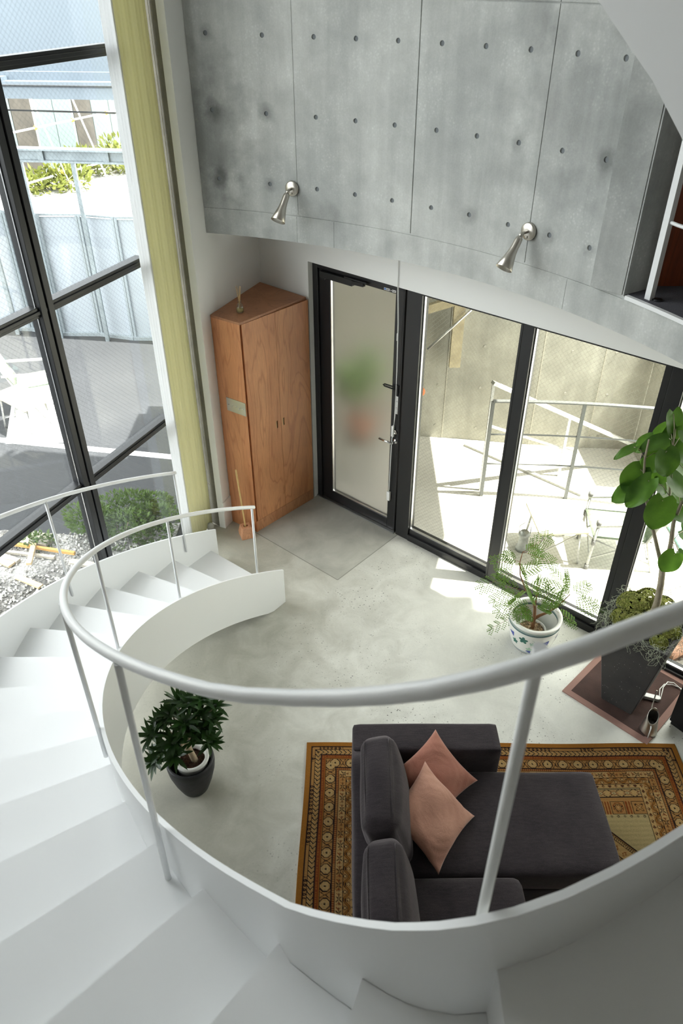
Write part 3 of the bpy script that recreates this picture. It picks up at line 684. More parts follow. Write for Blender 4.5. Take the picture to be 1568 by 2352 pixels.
# open top with a socket
vs += [M @ Vector((sx*.02, sy*.012, .115)) for sx, sy in ((-1,-1),(1,-1),(1,1),(-1,1))] + [M @ Vector((sx*.018, sy*.01, .04)) for sx, sy in ((-1,-1),(1,-1),(1,1),(-1,1))]
fs += [(8+j, 8+(j+1)%4, 12+(j+1)%4, 12+j) for j in range(4)] + [(12+j, 12+(j+1)%4, 16+(j+1)%4, 16+j) for j in range(4)] + [(16,17,18,19)]
mb.add(vs, fs, 0).build('block', M_block, t, bevel=.003)
mb = MB(); top = Vector((-.905,5.425,.69)); bot = M @ Vector((0,0,.042)); P = []
for i in range(15):
    u = i/14; p = bot.lerp(top, u); w = .0085 if u > .3 else .0085; P.append(p)
mb.tube(P, [.0075]*12+[.0085,.009,.007], 10)
tag(mb.build('shoehorn', plain('pale_beech', (.62,.42,.17), .5, var=.1, vscale=20)), 'long pale wooden shoehorn stick standing upright in the wooden block', 'shoehorn')
# ------------------------------------------------------------------ sofa
def mat_corduroy():
    m, nt, N, L, b = newmat('charcoal_cord_velvet'); q = NB(nt); v = coords(nt)
    n = q.noise(v, 5, 4, .6); f = q.noise(q.mapping(v, (1,1,1)), 260, 3, .7); w = q.noise(q.mapping(v, (14,60,14)), 1.5, 3, .6)
    c = q.mix(q.rng(n, .3, .7), (.022,.018,.021), (.035,.029,.032)); c = q.mix(1, c, q.rng(f, .25, .75, .6, 1.45), 'MULTIPLY'); c = q.mix(1, c, q.rng(w, .35, .7, .85, 1.12), 'MULTIPLY')
    L.new(c, b.inputs['Base Color']); b.inputs['Roughness'].default_value = .9; b.inputs['Specular IOR Level'].default_value = .15
    b.inputs['Sheen Weight'].default_value = .35; b.inputs['Sheen Roughness'].default_value = .45; b.inputs['Sheen Tint'].default_value = (.78,.70,.74,1)
    L.new(q.bump(q.math('ADD', f, q.math('MULTIPLY', w, 2)), .3, .003), b.inputs['Normal']); return m
M_sofa = mat_corduroy()
def soft(name, lo, hi, mat, parent, puff=.02, rnd=.035, seed=0, M=None, wr=.004, nx=18):
    """upholstered block: rounded box with puffed faces and slight wrinkles"""
    rs = np.random.RandomState(seed); lo = np.array(lo, float); hi = np.array(hi, float); c = (lo+hi)/2; h = (hi-lo)/2
    bm = bmesh.new(); bmesh.ops.create_cube(bm, size=2); bmesh.ops.subdivide_edges(bm, edges=bm.edges[:], cuts=nx, use_grid_fill=True)
    ph = rs.rand(6)*6.28
    for vtx in bm.verts:
        p = np.array(vtx.co); q = p*h; inn = np.maximum(h-rnd, 0.001); core = np.clip(q, -inn, inn); d = q-core; l = np.linalg.norm(d)
        if l > 1e-9: q = core + d/l*rnd
        u = 1-p**2
        for ax in range(3):
            o = [i for i in range(3) if i != ax]
            if abs(p[ax]) > .999: q[ax] += np.sign(p[ax])*puff*u[o[0]]*u[o[1]]
        q += wr*np.array([math.sin(9*q[1]+ph[0])*math.sin(7*q[2]+ph[1]), math.sin(8*q[0]+ph[2])*math.sin(9*q[2]+ph[3]), math.sin(8*q[0]+ph[4])*math.sin(9*q[1]+ph[5])])
        w = Vector(q + c)
        vtx.co = (M @ w) if M is not None else w
    me = bpy.data.meshes.new(name); bm.to_mesh(me); bm.free(); me.materials.append(mat)
    off = Vector((0,0,0)); p_ = parent
    while p_ is not None: off += p_.location; p_ = p_.parent
    me.transform(Matrix.Translation(-off))
    for f in me.polygons: f.use_smooth = True
    o = bpy.data.objects.new(name, me); COL.objects.link(o); o.parent = parent; return o
sofa = thing('sofa', (.75,2.0,0), 'charcoal grey corduroy sofa with chaise on the patterned rug', 'sofa')
soft('armrest', (.06,2.635,.05), (.905,2.832,.605), M_sofa, sofa, .004, .022, 1, wr=.002)
soft('back_frame', (.052,.55,.05), (.20,2.66,.60), M_sofa, sofa, .002, .02, 2, wr=.002)
soft('chaise_base', (.20,2.03,.05), (1.43,2.632,.25), M_sofa, sofa, .002, .02, 3, wr=.001)
soft('chaise_seat', (.19,2.026,.245), (1.452,2.638,.415), M_sofa, sofa, .008, .03, 4, wr=.003)
soft('seat_base', (.20,.60,.05), (.895,2.022,.25), M_sofa, sofa, .002, .02, 5, wr=.001)
soft('seat_cushion', (.19,1.25,.245), (.915,2.015,.415), M_sofa, sofa, .008, .04, 6, wr=.003)
soft('seat_cushion', (.19,.56,.245), (.915,1.24,.415), M_sofa, sofa, .008, .04, 7, wr=.003)
Mr = lambda y: Matrix.Translation((.205,y,.40)) @ Matrix.Rotation(rad(-13), 4, 'Y') @ Matrix.Translation((-.205,-y,-.40))
def backcush(y0, y1, seed):
    o = soft('back_cushion', (.180,y0,.395), (.370,y1,.80), M_sofa, sofa, .035, .055, seed, Mr((y0+y1)/2), .006, 22)
    return o
c1 = backcush(2.045, 2.60, 11); c2 = backcush(1.40, 2.005, 12)
def seam(par, pts): MB().tube(pts, .0028, 6).build('seam', M_sofa, par)
for cu, y0, y1 in ((c1,2.045,2.60),(c2,1.40,2.005)):
    Mq = Mr((y0+y1)/2)
    for xs in (.208, .342):
        pts = []
        for i in range(13):
            v = -.84+1.68*i/12; px_ = (xs-.275)/.095; pts.append(Mq @ Vector((xs, (y0+y1)/2+v*(y1-y0)/2, .80+.035*(1-px_*px_)*(1-v*v)-.0+(.0 if abs(px_) < .6 else -.0045)+.001)))
        seam(cu, pts)
for k in ((.12,.62),(.12,1.9),(.84,.62),(1.38,2.1),(1.38,2.56),(.84,2.75),(.12,2.75)): MB().lathe([(.02,.012),(.022,.055)], (k[0],k[1],0), 12).build('leg', M_rubber, sofa)
# throw pillows
def pillow(name, size, thick, M, mat, label, seed):
    rs = np.random.RandomState(seed); n = 30; P = []
    vs = []; idx = {}
    ph = rs.rand(12)*6.28
    def pt(i, j, sgn):
        u = -1+2*i/n; v = -1+2*j/n
        pin = 1-.11*(1-abs(u)**2.2)*abs(v)**2.5; pin2 = 1-.11*(1-abs(v)**2.2)*abs(u)**2.5
        x = u*pin2*size/2; y = v*pin*size/2
        z = thick/2*((1-u*u)**.55*(1-v*v)**.55)**.95
        wr = .006*math.sin(4*u+3*v+ph[0])*(1-u*u)**.3 + .004*math.sin(6*v-3.5*u+ph[1])*(1-v*v)**.3 + .0035*math.sin(26*(u*u+v*v)**.5*1.0+3*math.atan2(v,u))*abs(u*v)**.6
        return Vector((x, y, sgn*z + (wr*min(1, z/(.2*thick)+.1))))
    fs = []
    for sgn in (1,-1):
        for i in range(n+1):
            for j in range(n+1):
                e = i in (0,n) or j in (0,n); k = (i,j,0 if e else sgn)
                if k not in idx: idx[k] = len(vs); vs.append(M @ pt(i,j,sgn))
        for i in range(n):
            for j in range(n):
                g = lambda a, b: idx[(a,b,0 if (a in (0,n) or b in (0,n)) else sgn)]
                f = (g(i,j), g(i+1,j), g(i+1,j+1), g(i,j+1)); fs.append(f if sgn > 0 else f[::-1])
    t = thing(name, tuple(M.translation), label, 'pillow')
    o = MB().add(vs, fs, 0, True).build('cover', mat, t)
    # zip edge along one side
    mb = MB(); mb.tube([M @ (pt(i, 0, 1)+Vector((0,.012,.002))) for i in range(3, n-2)], .0016, 6); mb.build('zip', plain('zip_dark_'+name+str(seed), (.03,.02,.02), .6), t)
    return t
def basis(c, X, Y):
    X = Vector(X).normalized(); Y = Vector(Y); Y = (Y-X*X.dot(Y)).normalized(); Z = X.cross(Y)
    M = Matrix((X,Y,Z)).transposed().to_4x4(); M.translation = Vector(c); return M
def mat_linen(name, c0, c1):
    m, nt, N, L, b = newmat(name); q = NB(nt); v = coords(nt)
    c = q.mix(q.rng(q.noise(v, 6, 4), .3, .7), c0, c1); c = q.mix(1, c, q.rng(q.noise(v, 300, 2), .3, .7, .9, 1.1), 'MULTIPLY'); L.new(c, b.inputs['Base Color'])
    b.inputs['Roughness'].default_value = .85; b.inputs['Sheen Weight'].default_value = .2; b.inputs['Specular IOR Level'].default_value = .15
    L.new(q.bump(q.noise(v, 11, 4, .55, 1.6), .35, .012), b.inputs['Normal']); return m
M_p1 = mat_linen('rust_linen', (.29,.115,.082), (.37,.165,.12)); M_p2 = mat_linen('rose_linen', (.37,.185,.135), (.46,.25,.185))
# corners of the pillows measured on the sofa
A1, B1, C1 = at(1016,1686,.70), at(930,1765,.62), at(1072,1796,.47); D1 = B1 + C1 - A1
cen = (B1+C1)/2
A1 = Vector((.572,2.70,.66)); B1 = Vector((.345,2.50,.60)); C1 = Vector((.69,2.49,.50))
c_ = (B1+C1)/2; M1 = basis(c_ + Vector((-.005,.01,0)), (A1-B1), (A1-C1)*-1)
pillow('throw_pillow', .36, .12, M1, M_p1, 'darker rust pink throw pillow leaning on the sofa armrest, behind the paler one', 3)
A2 = at(966,1763,.66); B2 = at(943,1901,.58); C2 = at(1047,1853,.50); D2_ = at(1006,1985,.44)
c_ = (A2+D2_)/2; M2 = basis((B2+C2)/2*.5 + c_*.5, (C2-A2), (B2-A2))
pillow('throw_pillow', .40, .13, M2, M_p2, 'paler rose pink throw pillow lying in front of the back cushion', 5)
# ------------------------------------------------------------------ rug with its woven pattern (colour per vertex)
def make_rug():
    W, Ln, st = 2.44, 2.30, .0042; nx, ny = int(W/st), int(Ln/st)
    X, Y = np.meshgrid(np.linspace(0, W, nx+1), np.linspace(0, Ln, ny+1))     # Y measured from the far edge, towards the camera
    LN = 3.4
    dx = np.minimum(X, W-X); dy = np.minimum(Y, LN-Y); d = np.minimum(dx, dy); along_y = dx <= dy
    T = np.where(along_y, Y-LN/2, X-W/2)
    C = {k: np.array(v) for k, v in dict(orange=(.33,.135,.022), cream=(.45,.285,.115), tan=(.36,.185,.058), gold=(.27,.15,.035), rust=(.20,.05,.013), dark=(.022,.012,.010), straw=(.40,.31,.15)).items()}
    col = np.empty(X.shape+(3,)); col[:] = C['tan']
    def put(mask, c): col[mask] = C[c]
    def band(a, b): return (d >= a) & (d < b)
    def md(p, off=0): return np.mod(T+off, p)-p/2
    put(d < .036, 'orange')
    k = band(.036,.058); put(k, 'tan'); t = md(.026); r = np.hypot(t, d-.047); gate = np.sin(T*9.0)+np.sin(T*23) > -.1
    put(k & gate & (np.abs(r-.0062) < .003), 'dark')
    k = band(.060,.099); put(k, 'cream'); ch = np.mod(T + np.abs(d-.0795)*1.1, .030); put(k & (ch < .009), 'dark'); put(k & (ch > .016) & (ch < .024), 'tan')
    for e in (.036,.0585,.099,.124,.1285,.193,.217,.2605,.305,.335): put(np.abs(d-e) < .0029, 'dark')
    k = band(.101,.123); put(k, 'rust'); t = md(.011); put(k & (np.abs(d-.112) < .004) & (np.abs(t) < .0018), 'orange')
    k = band(.126,.1265); put(k, 'orange')
    k = band(.1305,.191); put(k, 'tan'); t = md(.098); dd = d-.161; oc = np.maximum(np.maximum(np.abs(t), np.abs(dd)), (np.abs(t)+np.abs(dd))*.735)
    put(k & (oc < .030), 'cream'); ang = np.arctan2(dd, t); put(k & (oc < .024) & (oc > .007) & (np.cos(ang*4) > .55), 'straw'); put(k & (np.abs(oc-.019) < .0016) & (np.cos(ang*4) > .2), 'tan')
    put(k & (oc < .006), 'dark'); put(k & (np.abs(oc-.0302) < .0032), 'dark')
    tt = .049-np.abs(t); put(k & (np.abs(np.abs(dd)-tt*1.25-.004) < .0036) & (tt < .02), 'dark'); put(k & (np.abs(dd) < .006) & (tt < .0035), 'dark')
    k = band(.195,.2165); put(k, 'rust'); t = md(.0125); put(k & (np.abs(t) < .0028) & (np.abs(d-.206) < .0062), 'tan'); put(k & (np.abs(np.abs(d-.206)-.0072) < .0016), 'dark')
    k = band(.2185,.2595); put(k, 'cream'); put(k & (np.abs(md(.31)) < .06), 'tan'); t = md(.078); dd = d-.239
    put(k & (np.abs(dd) < .0034) & (np.abs(t) > .010) & (np.abs(t) < .034), 'dark'); put(k & (np.abs(np.abs(dd)-np.abs(t)) < .0042) & (np.abs(t) < .015), 'dark')
    put(k & (np.abs(np.abs(dd)-(np.abs(t)-.020)) < .0028) & (np.abs(dd) < .012) & (np.abs(t) > .02), 'rust'); put(k & (np.hypot(t, dd) < .0035), 'cream')
    k = band(.262,.304); put(k, 'tan'); tri = np.abs(np.mod(T, .088)/.044-1)*2-1; dd = d-.283
    put(k & (np.abs(dd-.013*np.clip(tri*1.5,-1,1)) < .0078), 'dark'); put(k & (np.abs(dd-.013*np.clip(tri*1.5,-1,1)) < .0034), 'orange')
    t = md(.044, .022); put(k & (np.hypot(t, dd+.010*np.sign(tri)) < .0085), 'cream'); put(k & (np.abs(np.hypot(t, dd+.010*np.sign(tri))-.009) < .0016), 'dark')
    k = band(.307,.334); put(k, 'cream'); t = md(.040); r = np.abs(t)*.8+np.abs(d-.320); put(k & (np.abs(r-.0075) < .0026), 'dark'); put(k & (r < .004), 'rust')
    # field
    f = d >= .337; put(f, 'straw')
    stripe = 1 + .10*np.sin(Y*620+3*np.sin(X*11)) + .07*np.sin(Y*210)
    U = X-W/2; 
    k = f & (Y > .345) & (Y < .395); put(k, 'cream'); t = np.mod(U, .084)-.042; dd = Y-.370
    put(k & (np.abs(np.abs(dd)*1.5-np.abs(t)) < .0042), 'dark'); put(k & ((np.abs(t)*.62+np.abs(dd)) < .013), 'straw'); put(k & (np.abs(np.abs(t)*.62+np.abs(dd)-.0145) < .0022), 'rust'); put(k & (np.hypot(t,dd) < .004), 'dark')
    put(f & (np.abs(Y-.345) < .0025), 'dark'); put(f & (np.abs(Y-.397) < .0025), 'dark')
    k = f & (Y > .402) & (Y < .425); put(k, 'tan')
    k = f & (Y > .425) & (Y < .515); put(k, 'tan'); t = np.mod(U, .13)-.065; dd = Y-.470; bx = np.maximum(np.abs(t), np.abs(dd))
    put(k & (np.abs(bx-.042) < .0022), 'dark'); put(k & (bx > .045) & (np.abs(np.abs(t)-.0565) < .006), 'rust'); alt = np.mod(np.floor(U/.13), 2) == 0; ang = np.arctan2(dd, t); r = np.hypot(t, dd)
    put(k & alt & (np.abs(r-(.018+.012*np.cos(4*ang+PI))) < .0042), 'dark'); oc = np.maximum(bx, (np.abs(t)+np.abs(dd))*.72)
    put(k & ~alt & (np.abs(oc-.031) < .0022), 'rust'); put(k & ~alt & (np.abs(oc-.021+.003*np.cos(8*ang)) < .003), 'dark'); put(k & (r < .006), 'cream')
    k = f & (Y > .517) & (Y < .54); t = np.mod(U, .04)-.02; r = np.abs(t)+np.abs(Y-.528); put(k & (np.abs(r-.007) < .0025), 'dark')
    # octagonal medallions
    for cx, cy in ((.46, .98), (-.46, .98), (.46, 2.2), (-.46, 2.2)):
        t = U-cx; dd = Y-cy; oc = np.maximum(np.maximum(np.abs(t), np.abs(dd)), (np.abs(t)+np.abs(dd))*.74); m = f & (oc < .40)
        put(m & (oc < .385), 'tan'); put(m & (np.abs(oc-.385) < .004), 'dark'); put(m & (oc < .378) & (oc > .352), 'dark'); ang = np.arctan2(dd, t)
        put(m & (oc < .373) & (oc > .357) & (np.mod(ang*30, 1) < .55), 'cream'); put(m & (oc < .352), 'cream')
        dots = (np.abs(np.mod(ang*9/PI*2, 1)-.5)*.09 + np.abs(oc-.315)); put(m & (np.abs(dots-.017) < .004), 'rust')
        put(m & (oc < .285), 'dark'); put(m & (oc < .279) & (oc > .266) & (np.mod(ang*26, 1) < .6), 'cream'); put(m & (oc < .262), 'gold')
        g = np.abs(np.sin(t*38)*np.sin(dd*33)+.5*np.sin((t-dd)*41)); put(m & (oc < .235) & (g > .98), 'rust'); put(m & (np.abs(oc-.05) < .004), 'dark')
    col[f] *= stripe[f][:, None]
    rs = np.random.RandomState(3); col *= .66*(1+.16*(rs.rand(*X.shape)-.5))[..., None]; col *= (1 + .06*np.sin(Y*9+X*2))[..., None]
    # mesh: wavy, with thickness at its rim
    x0, y0 = -.236, 3.138; rot = -.0082; Xw = x0 + X*math.cos(rot) - Y*math.sin(rot)*-1*-1 - Y*.0245*0; 
    Xw = x0 + X - Y*.022; Yw = y0 - Y - X*.008; Zw = .009 + .0022*np.sin(X*9+Y*3)*np.sin(Y*7)
    Yw += .004*np.sin(X*6.3+.5)*(1-Y/Ln); Xw += .004*np.sin(Y*5)
    V_ = np.stack([Xw, Yw, Zw], -1).reshape(-1, 3); n1 = nx+1
    ii, jj = np.meshgrid(np.arange(ny), np.arange(nx), indexing='ij'); a = (ii*n1+jj).ravel(); quads = np.stack([a, a+n1, a+n1+1, a+1], -1)
    # skirt
    ring = list(range(0, n1)) + [i*n1+nx for i in range(1, ny+1)] + [ny*n1+j for j in range(nx-1, -1, -1)] + [i*n1 for i in range(ny-1, 0, -1)]
    nb = len(V_); low = V_[ring].copy(); low[:, 2] = .0008; V_ = np.vstack([V_, low]); k = len(ring)
    sk = np.array([(ring[i], ring[(i+1) % k], nb+(i+1) % k, nb+i) for i in range(k)]); F = np.vstack([quads, sk])
    me = bpy.data.meshes.new('rug'); me.vertices.add(len(V_)); me.vertices.foreach_set('co', V_.ravel()); me.loops.add(len(F)*4); me.loops.foreach_set('vertex_index', F.ravel().astype(np.int32))
    me.polygons.add(len(F)); me.polygons.foreach_set('loop_start', np.arange(len(F))*4); me.polygons.foreach_set('loop_total', np.full(len(F), 4)); me.update(calc_edges=True)
    ca = me.color_attributes.new('weave', 'FLOAT_COLOR', 'POINT'); cc = np.ones((len(V_), 4), np.float32); cc[:nb, :3] = np.clip(col.reshape(-1, 3), 0, 1); cc[nb:, :3] = C['orange']; ca.data.foreach_set('color', cc.ravel())
    m, nt, N, L, b = newmat('woven_wool'); q = NB(nt); at_ = N.new('ShaderNodeAttribute'); at_.attribute_name = 'weave'
    L.new(q.mix(1, at_.outputs['Color'], q.rng(q.noise(coords(nt), 320, 2, .6), .3, .7, .82, 1.18), 'MULTIPLY'), b.inputs['Base Color']); b.inputs['Roughness'].default_value = .95; b.inputs['Specular IOR Level'].default_value = .1
    L.new(q.bump(q.noise(coords(nt), 380, 2), .4, .002), b.inputs['Normal']); me.materials.append(m)
    o = bpy.data.objects.new('rug', me); COL.objects.link(o)
    tag(o, 'gold and brown oriental rug with octagon borders under the charcoal sofa', 'rug')
make_rug()
# ------------------------------------------------------------------ brown mat, watering can, power strip, black box
u_ = Vector((.70,-.714,0)); v_ = Vector((.714,.70,0)); a_ = Vector((1.567,3.573,0))
def quad2(k0, k1, l0, l1): return [tuple((a_+u_*k+v_*l).xy) for k, l in ((k0,l0),(k1,l0),(k1,l1),(k0,l1))]
mt = thing('floor_mat', tuple(a_+u_*.32+v_*.35), 'dark brown carpet mat with a pinkish brown border under the tall planter', 'mat')
MB().prism(quad2(.045,.60,.045,.66), .001, .0115).build('pile', plain('brown_pile', (.062,.032,.026), .95, bump=.5, bscale=300, var=.25, vscale=9), mt)
mb = MB()
for k in (quad2(0,.645,0,.045), quad2(0,.645,.66,.705), quad2(0,.045,.045,.66), quad2(.60,.645,.045,.66)): mb.prism(k, .001, .010)
mb.build('border', plain('mat_border_cloth', (.29,.165,.135), .85, bump=.3, bscale=300), mt)
wc = thing('watering_can', (2.065,3.22,.011), 'small conical steel watering can with thin spout standing on the brown mat', 'watering can')
cx, cy = 2.062, 3.225
tilt = Matrix.Rotation(0, 4, 'Z')
mb = MB(); n = 32; vs = []; rings = 9
tdir = Vector((-.35,-.93,0)).normalized()     # the mouth is cut slanting towards the room
for i in range(rings):
    u = i/(rings-1)
    for k in range(n):
        a = 2*PI*k/n; r = .058-.024*u; cut_ = .150-.045*(Vector((math.cos(a),math.sin(a),0)).dot(tdir))*1.0
        vs.append((cx+r*math.cos(a), cy+r*math.sin(a), .012+(cut_)*u))
fs = [(i*n+k, i*n+(k+1)%n, (i+1)*n+(k+1)%n, (i+1)*n+k) for i in range(rings-1) for k in range(n)] + [tuple(range(n))[::-1]]
o = mb.add(vs, fs, 0, True).build('body', M_nickel, wc); md = o.modifiers.new('t', 'SOLIDIFY'); md.thickness = .0025; md.offset = -1
MB().lathe([(.0001,0),(.0315,0),(.0315,.002),(.0001,.002)], (cx,cy,.10), 24).build('inner_shade', plain('dark_inside', (.01,.01,.01), .3), wc)  # black disc paints the shade inside the can
MB().tube([(cx+.012,cy+.048,.05),(cx+.03,cy+.10,.15),(cx+.05,cy+.14,.25)], [.006,.0045,.004], 10).build('spout', M_nickel, wc)
h0 = Vector((cx,cy,0))+tdir*.043
MB().tube([h0+Vector((0,0,.105)), h0+tdir*.02+Vector((0,0,.108)), h0+tdir*.026+Vector((0,0,.10)), h0+tdir*.03+Vector((0,0,.022))], .0045, 8).build('handle', M_sticker, wc)
ps = thing('power_strip', tuple(at(1488,1603,.012)), 'white power strip with looping cord lying on the brown mat behind the planter', 'power strip')
c_ = at(1486,1602,.012); d_ = (at(1512,1606,.012)-at(1470,1596,.012)).normalized(); n_ = Vector((-d_.y,d_.x,0))
mb = MB(); mb.prism([tuple((c_+d_*k+n_*l).xy) for k, l in ((-.10,-.02),(.07,-.02),(.085,-.008),(.085,.008),(.07,.02),(-.10,.02))], .012, .038); mb.build('strip', M_sticker, ps, .003)
pts = [c_+d_*.085+Vector((0,0,.012)), at(1513,1602,.02), at(1512,1580,.03), at(1522,1568,.03), at(1545,1570,.02), at(1562,1582,.012), at(1575,1588,.012)]
MB().tube(smooth(pts,1), .0032, 8).build('cord', M_sticker, ps)
pts = [c_+d_*.085+Vector((0,0,.012)), at(1519,1600,.02), at(1520,1575,.05), at(1532,1562,.05), at(1548,1566,.04), at(1560,1580,.012), at(1578,1600,.012)]
MB().tube(smooth(pts,1), .0032, 8).build('cord', M_sticker, ps)
B0 = Vector((2.222,3.292,0)); bd = Vector((.62,-.785,0)); be = Vector((.785,.62,0))
bx = thing('black_cabinet', tuple(B0+bd*.2+be*.15), 'matt black floor standing cabinet at the edge of the brown mat', 'cabinet')
mb = MB(); mb.prism([tuple((B0+bd*k+be*l).xy) for k, l in ((0,0),(.45,0),(.45,.40),(0,.40))], .035, .84); mb.build('body', plain('matt_black', (.006,.006,.007), .7), bx, .006)
mb = MB(); mb.prism([tuple((B0+bd*k+be*l).xy) for k, l in ((-.004,-.004),(.454,-.004),(.454,.404),(-.004,.404))], .8402, .86); mb.build('top_panel', plain('matt_black_top', (.008,.008,.009), .6), bx, .003)
mb = MB(); mb.prism([tuple((B0+bd*k+be*l).xy) for k, l in ((.012,.012),(.438,.012),(.438,.388),(.012,.388))], .0, .0345); mb.build('plinth', M_rubber, bx)
# ------------------------------------------------------------------ plants
M_soil = plain('bark_soil', (.075,.033,.018), .95, bump=1, bscale=120, var=.6, vscale=60)
M_bark = plain('pale_bark', (.42,.33,.22), .8, bump=.4, bscale=80, var=.2, vscale=25)
M_greybark = plain('grey_bark', (.30,.26,.19), .85, bump=.5, bscale=60, var=.25, vscale=20)
def leaf_blade(mb, p, d, up, L, W, bend=.2, n=6, prof=None, mi=0, fold=.15):
    d = Vector(d).normalized(); up = Vector(up); s_ = d.cross(up)
    if s_.length < 1e-4: s_ = d.cross(Vector((1,0,0)))
    s_.normalize(); u = s_.cross(d).normalized(); rows = []
    for i in range(n+1):
        t = i/n; w = (prof(t) if prof else math.sin(PI*min(1, t*.97+.02))**.8)*W/2
        c = Vector(p) + d*(L*t) - u*(bend*L*t*t)
        rows.append([c - s_*w + u*w*fold, c, c + s_*w + u*w*fold])
    mb.grid(rows, mi)
# ---- dracaena in the dark round pot by the stair
px, py = -.93, 2.822
dp = thing('potted_dracaena', (px,py,0), 'dark green dracaena in a round charcoal pot with white inner pot beside the staircase', 'plant')
MB().lathe([(.0001,.002),(.082,.002),(.088,.010),(.118,.10),(.140,.19),(.147,.25),(.146,.275),(.140,.288),(.130,.285),(.127,.26),(.118,.16),(.10,.1),(.0001,.095)], (px,py,0), 48).build('outer_pot', plain('charcoal_ceramic', (.022,.022,.026), .55, bump=.3, bscale=25, var=.35, vscale=9), dp)
ix, iy = px+.012, py-.004
MB().lathe([(.07,.11),(.09,.2),(.101,.288),(.107,.296),(.107,.306),(.084,.306),(.080,.29),(.079,.25),(.0001,.25)], (ix,iy,0), 40).build('inner_pot', M_sticker, dp)
mb = MB(); mb.lathe([(.0801,.268),(.05,.274),(.02,.271),(.0001,.275)], (ix,iy,0), 28)
for i in range(160):
    a = random.random()*6.28; r = .076*math.sqrt(random.random()); d = Vector((random.uniform(-1,1),random.uniform(-1,1),.3)).normalized()*.009
    c = Vector((ix+r*math.cos(a), iy+r*math.sin(a), .276)); mb.bar(c-d, c+d, .005, .003)
mb.build('soil', M_soil, dp)
base = Vector((ix+.02, iy-.005, .27)); f1 = Vector((px-.03,py+.02,.47))
tr = MB(); tr.tube(smooth([base, base+Vector((-.012,.004,.06)), base+Vector((-.035,.012,.13)), f1]), [.021,.019,.018,.016], 12)
heads = []
tips = [(at(368,1668,.62)), at(350,1690,.60), at(395,1640,.70), at(436,1618,.80), at(425,1660,.74), at(465,1605,.82), at(492,1622,.74), at(487,1650,.66), at(458,1640,.72), at(470,1670,.62),
        at(372,1722,.52), at(357,1748,.44), at(400,1705,.60), at(428,1678,.66), at(482,1706,.54), at(404,1735,.52), at(410,1612,.76), at(450,1690,.58), at(380,1650,.66)]
for i, tp in enumerate(tips):
    c = f1.lerp(tp, .45) + Vector((0,0,-.03)); q0 = f1 if i % 3 else f1.lerp(base, .2)
    tr.tube(smooth([q0, c, tp]), [.009,.0065,.005], 8); heads.append((tp, (tp-c).normalized()))
tr.build('trunk', M_bark, dp)
M_dr = mat_leaf('dracaena_leaf', (.014,.040,.010), (.032,.078,.017), .3, .15)
lf = MB(); rs = random.Random(5)
for tp, ax in heads:
    ax = (ax + Vector((0,0,.9))).normalized(); sx = ax.cross(Vector((1,.2,0))).normalized(); sy = ax.cross(sx)
    for k in range(17):
        a = k*2.4+rs.random()*.4; el = .1+1.15*(k/17)+rs.uniform(-.1,.1); el = max(-.1, 1.35-el*1.15)
        d = (sx*math.cos(a)+sy*math.sin(a))*math.cos(el) + ax*math.sin(el)
        leaf_blade(lf, tp-ax*.02+ax*.03*(k/17), d, ax, rs.uniform(.085,.125), rs.uniform(.020,.027), rs.uniform(.1,.45), 5, lambda t: math.sin(PI*min(1,t*.98+.02))**.75)
lf.build('foliage', M_dr, dp)
# ---- everfresh (feathery leaves) in the painted flower pot
def mat_painted():
    m, nt, N, L, b = newmat('painted_glaze'); q = NB(nt); v = coords(nt)
    sx = N.new('ShaderNodeSeparateXYZ'); L.new(v, sx.inputs[0]); Z = sx.outputs[2]
    c = q.mix(q.rng(q.noise(v, 9, 3), .3, .7), (.76,.76,.71), (.80,.80,.77))
    def ring(z0, z1, col, cc):
        k = q.math('MULTIPLY', q.math('GREATER_THAN', Z, z0), q.math('LESS_THAN', Z, z1)); return q.mix(q.math('MULTIPLY', k, .92), cc, col)
    c = ring(.238, .253, (.015,.09,.10), c); c = ring(.2545, .262, (.16,.27,.24), c); c = ring(.012, .022, (.03,.07,.25), c); c = ring(.028, .036, (.10,.22,.26), c)
    L.new(c, b.inputs['Base Color']); b.inputs['Roughness'].default_value = .18; b.inputs['Coat Weight'].default_value = .4; return m
fx, fy = 1.438, 4.055
fp = thing('potted_everfresh', (fx,fy,0), 'feathery leaved young tree in a white flower pot painted with green leaves and blue grapes', 'plant')
PROF = [(.0001,.002),(.130,.002),(.140,.008),(.150,.03),(.168,.09),(.183,.16),(.190,.21),(.190,.245),(.186,.262),(.192,.272),(.198,.282),(.196,.291),(.185,.294),(.170,.290),(.166,.27),(.168,.20),(.155,.08),(.13,.03),(.0001,.028)]
pot = MB().lathe(PROF, (fx,fy,0), 64).build('outer_pot', mat_painted(), fp)
def pot_r(z):
    for i in range(1, 9):
        (r0,z0),(r1,z1) = PROF[i], PROF[i+1]
        if z0 <= z <= z1: return r0+(r1-r0)*(z-z0)/(z1-z0)
    return .19
M_tg = plain('painted_green', (.03,.14,.11), .25); M_lg = plain('painted_pale_green', (.42,.58,.46), .25); M_bl = plain('painted_blue', (.03,.06,.33), .25)
def onpot(a, z, k=.0012): r = pot_r(z)+k; return Vector((fx+r*math.cos(a), fy+r*math.sin(a), z))
def decal_poly(mb, a0, z0, pts, mi):
    c = onpot(a0, z0); vs = [c] + [onpot(a0+x/.18, z0+y) for x, y in pts]; n = len(pts); mb.add(vs, [(0, i+1, (i+1) % n+1) for i in range(n)], mi)
deco = MB()
def vine_leaf(a, z, s, mi):
    pts = []
    for i in range(40):
        t = 2*PI*i/40; r = s*(.55+.45*abs(math.cos(2.5*t))**1.2); pts.append((r*math.sin(t), r*math.cos(t)))
    decal_poly(deco, a, z, pts, mi)
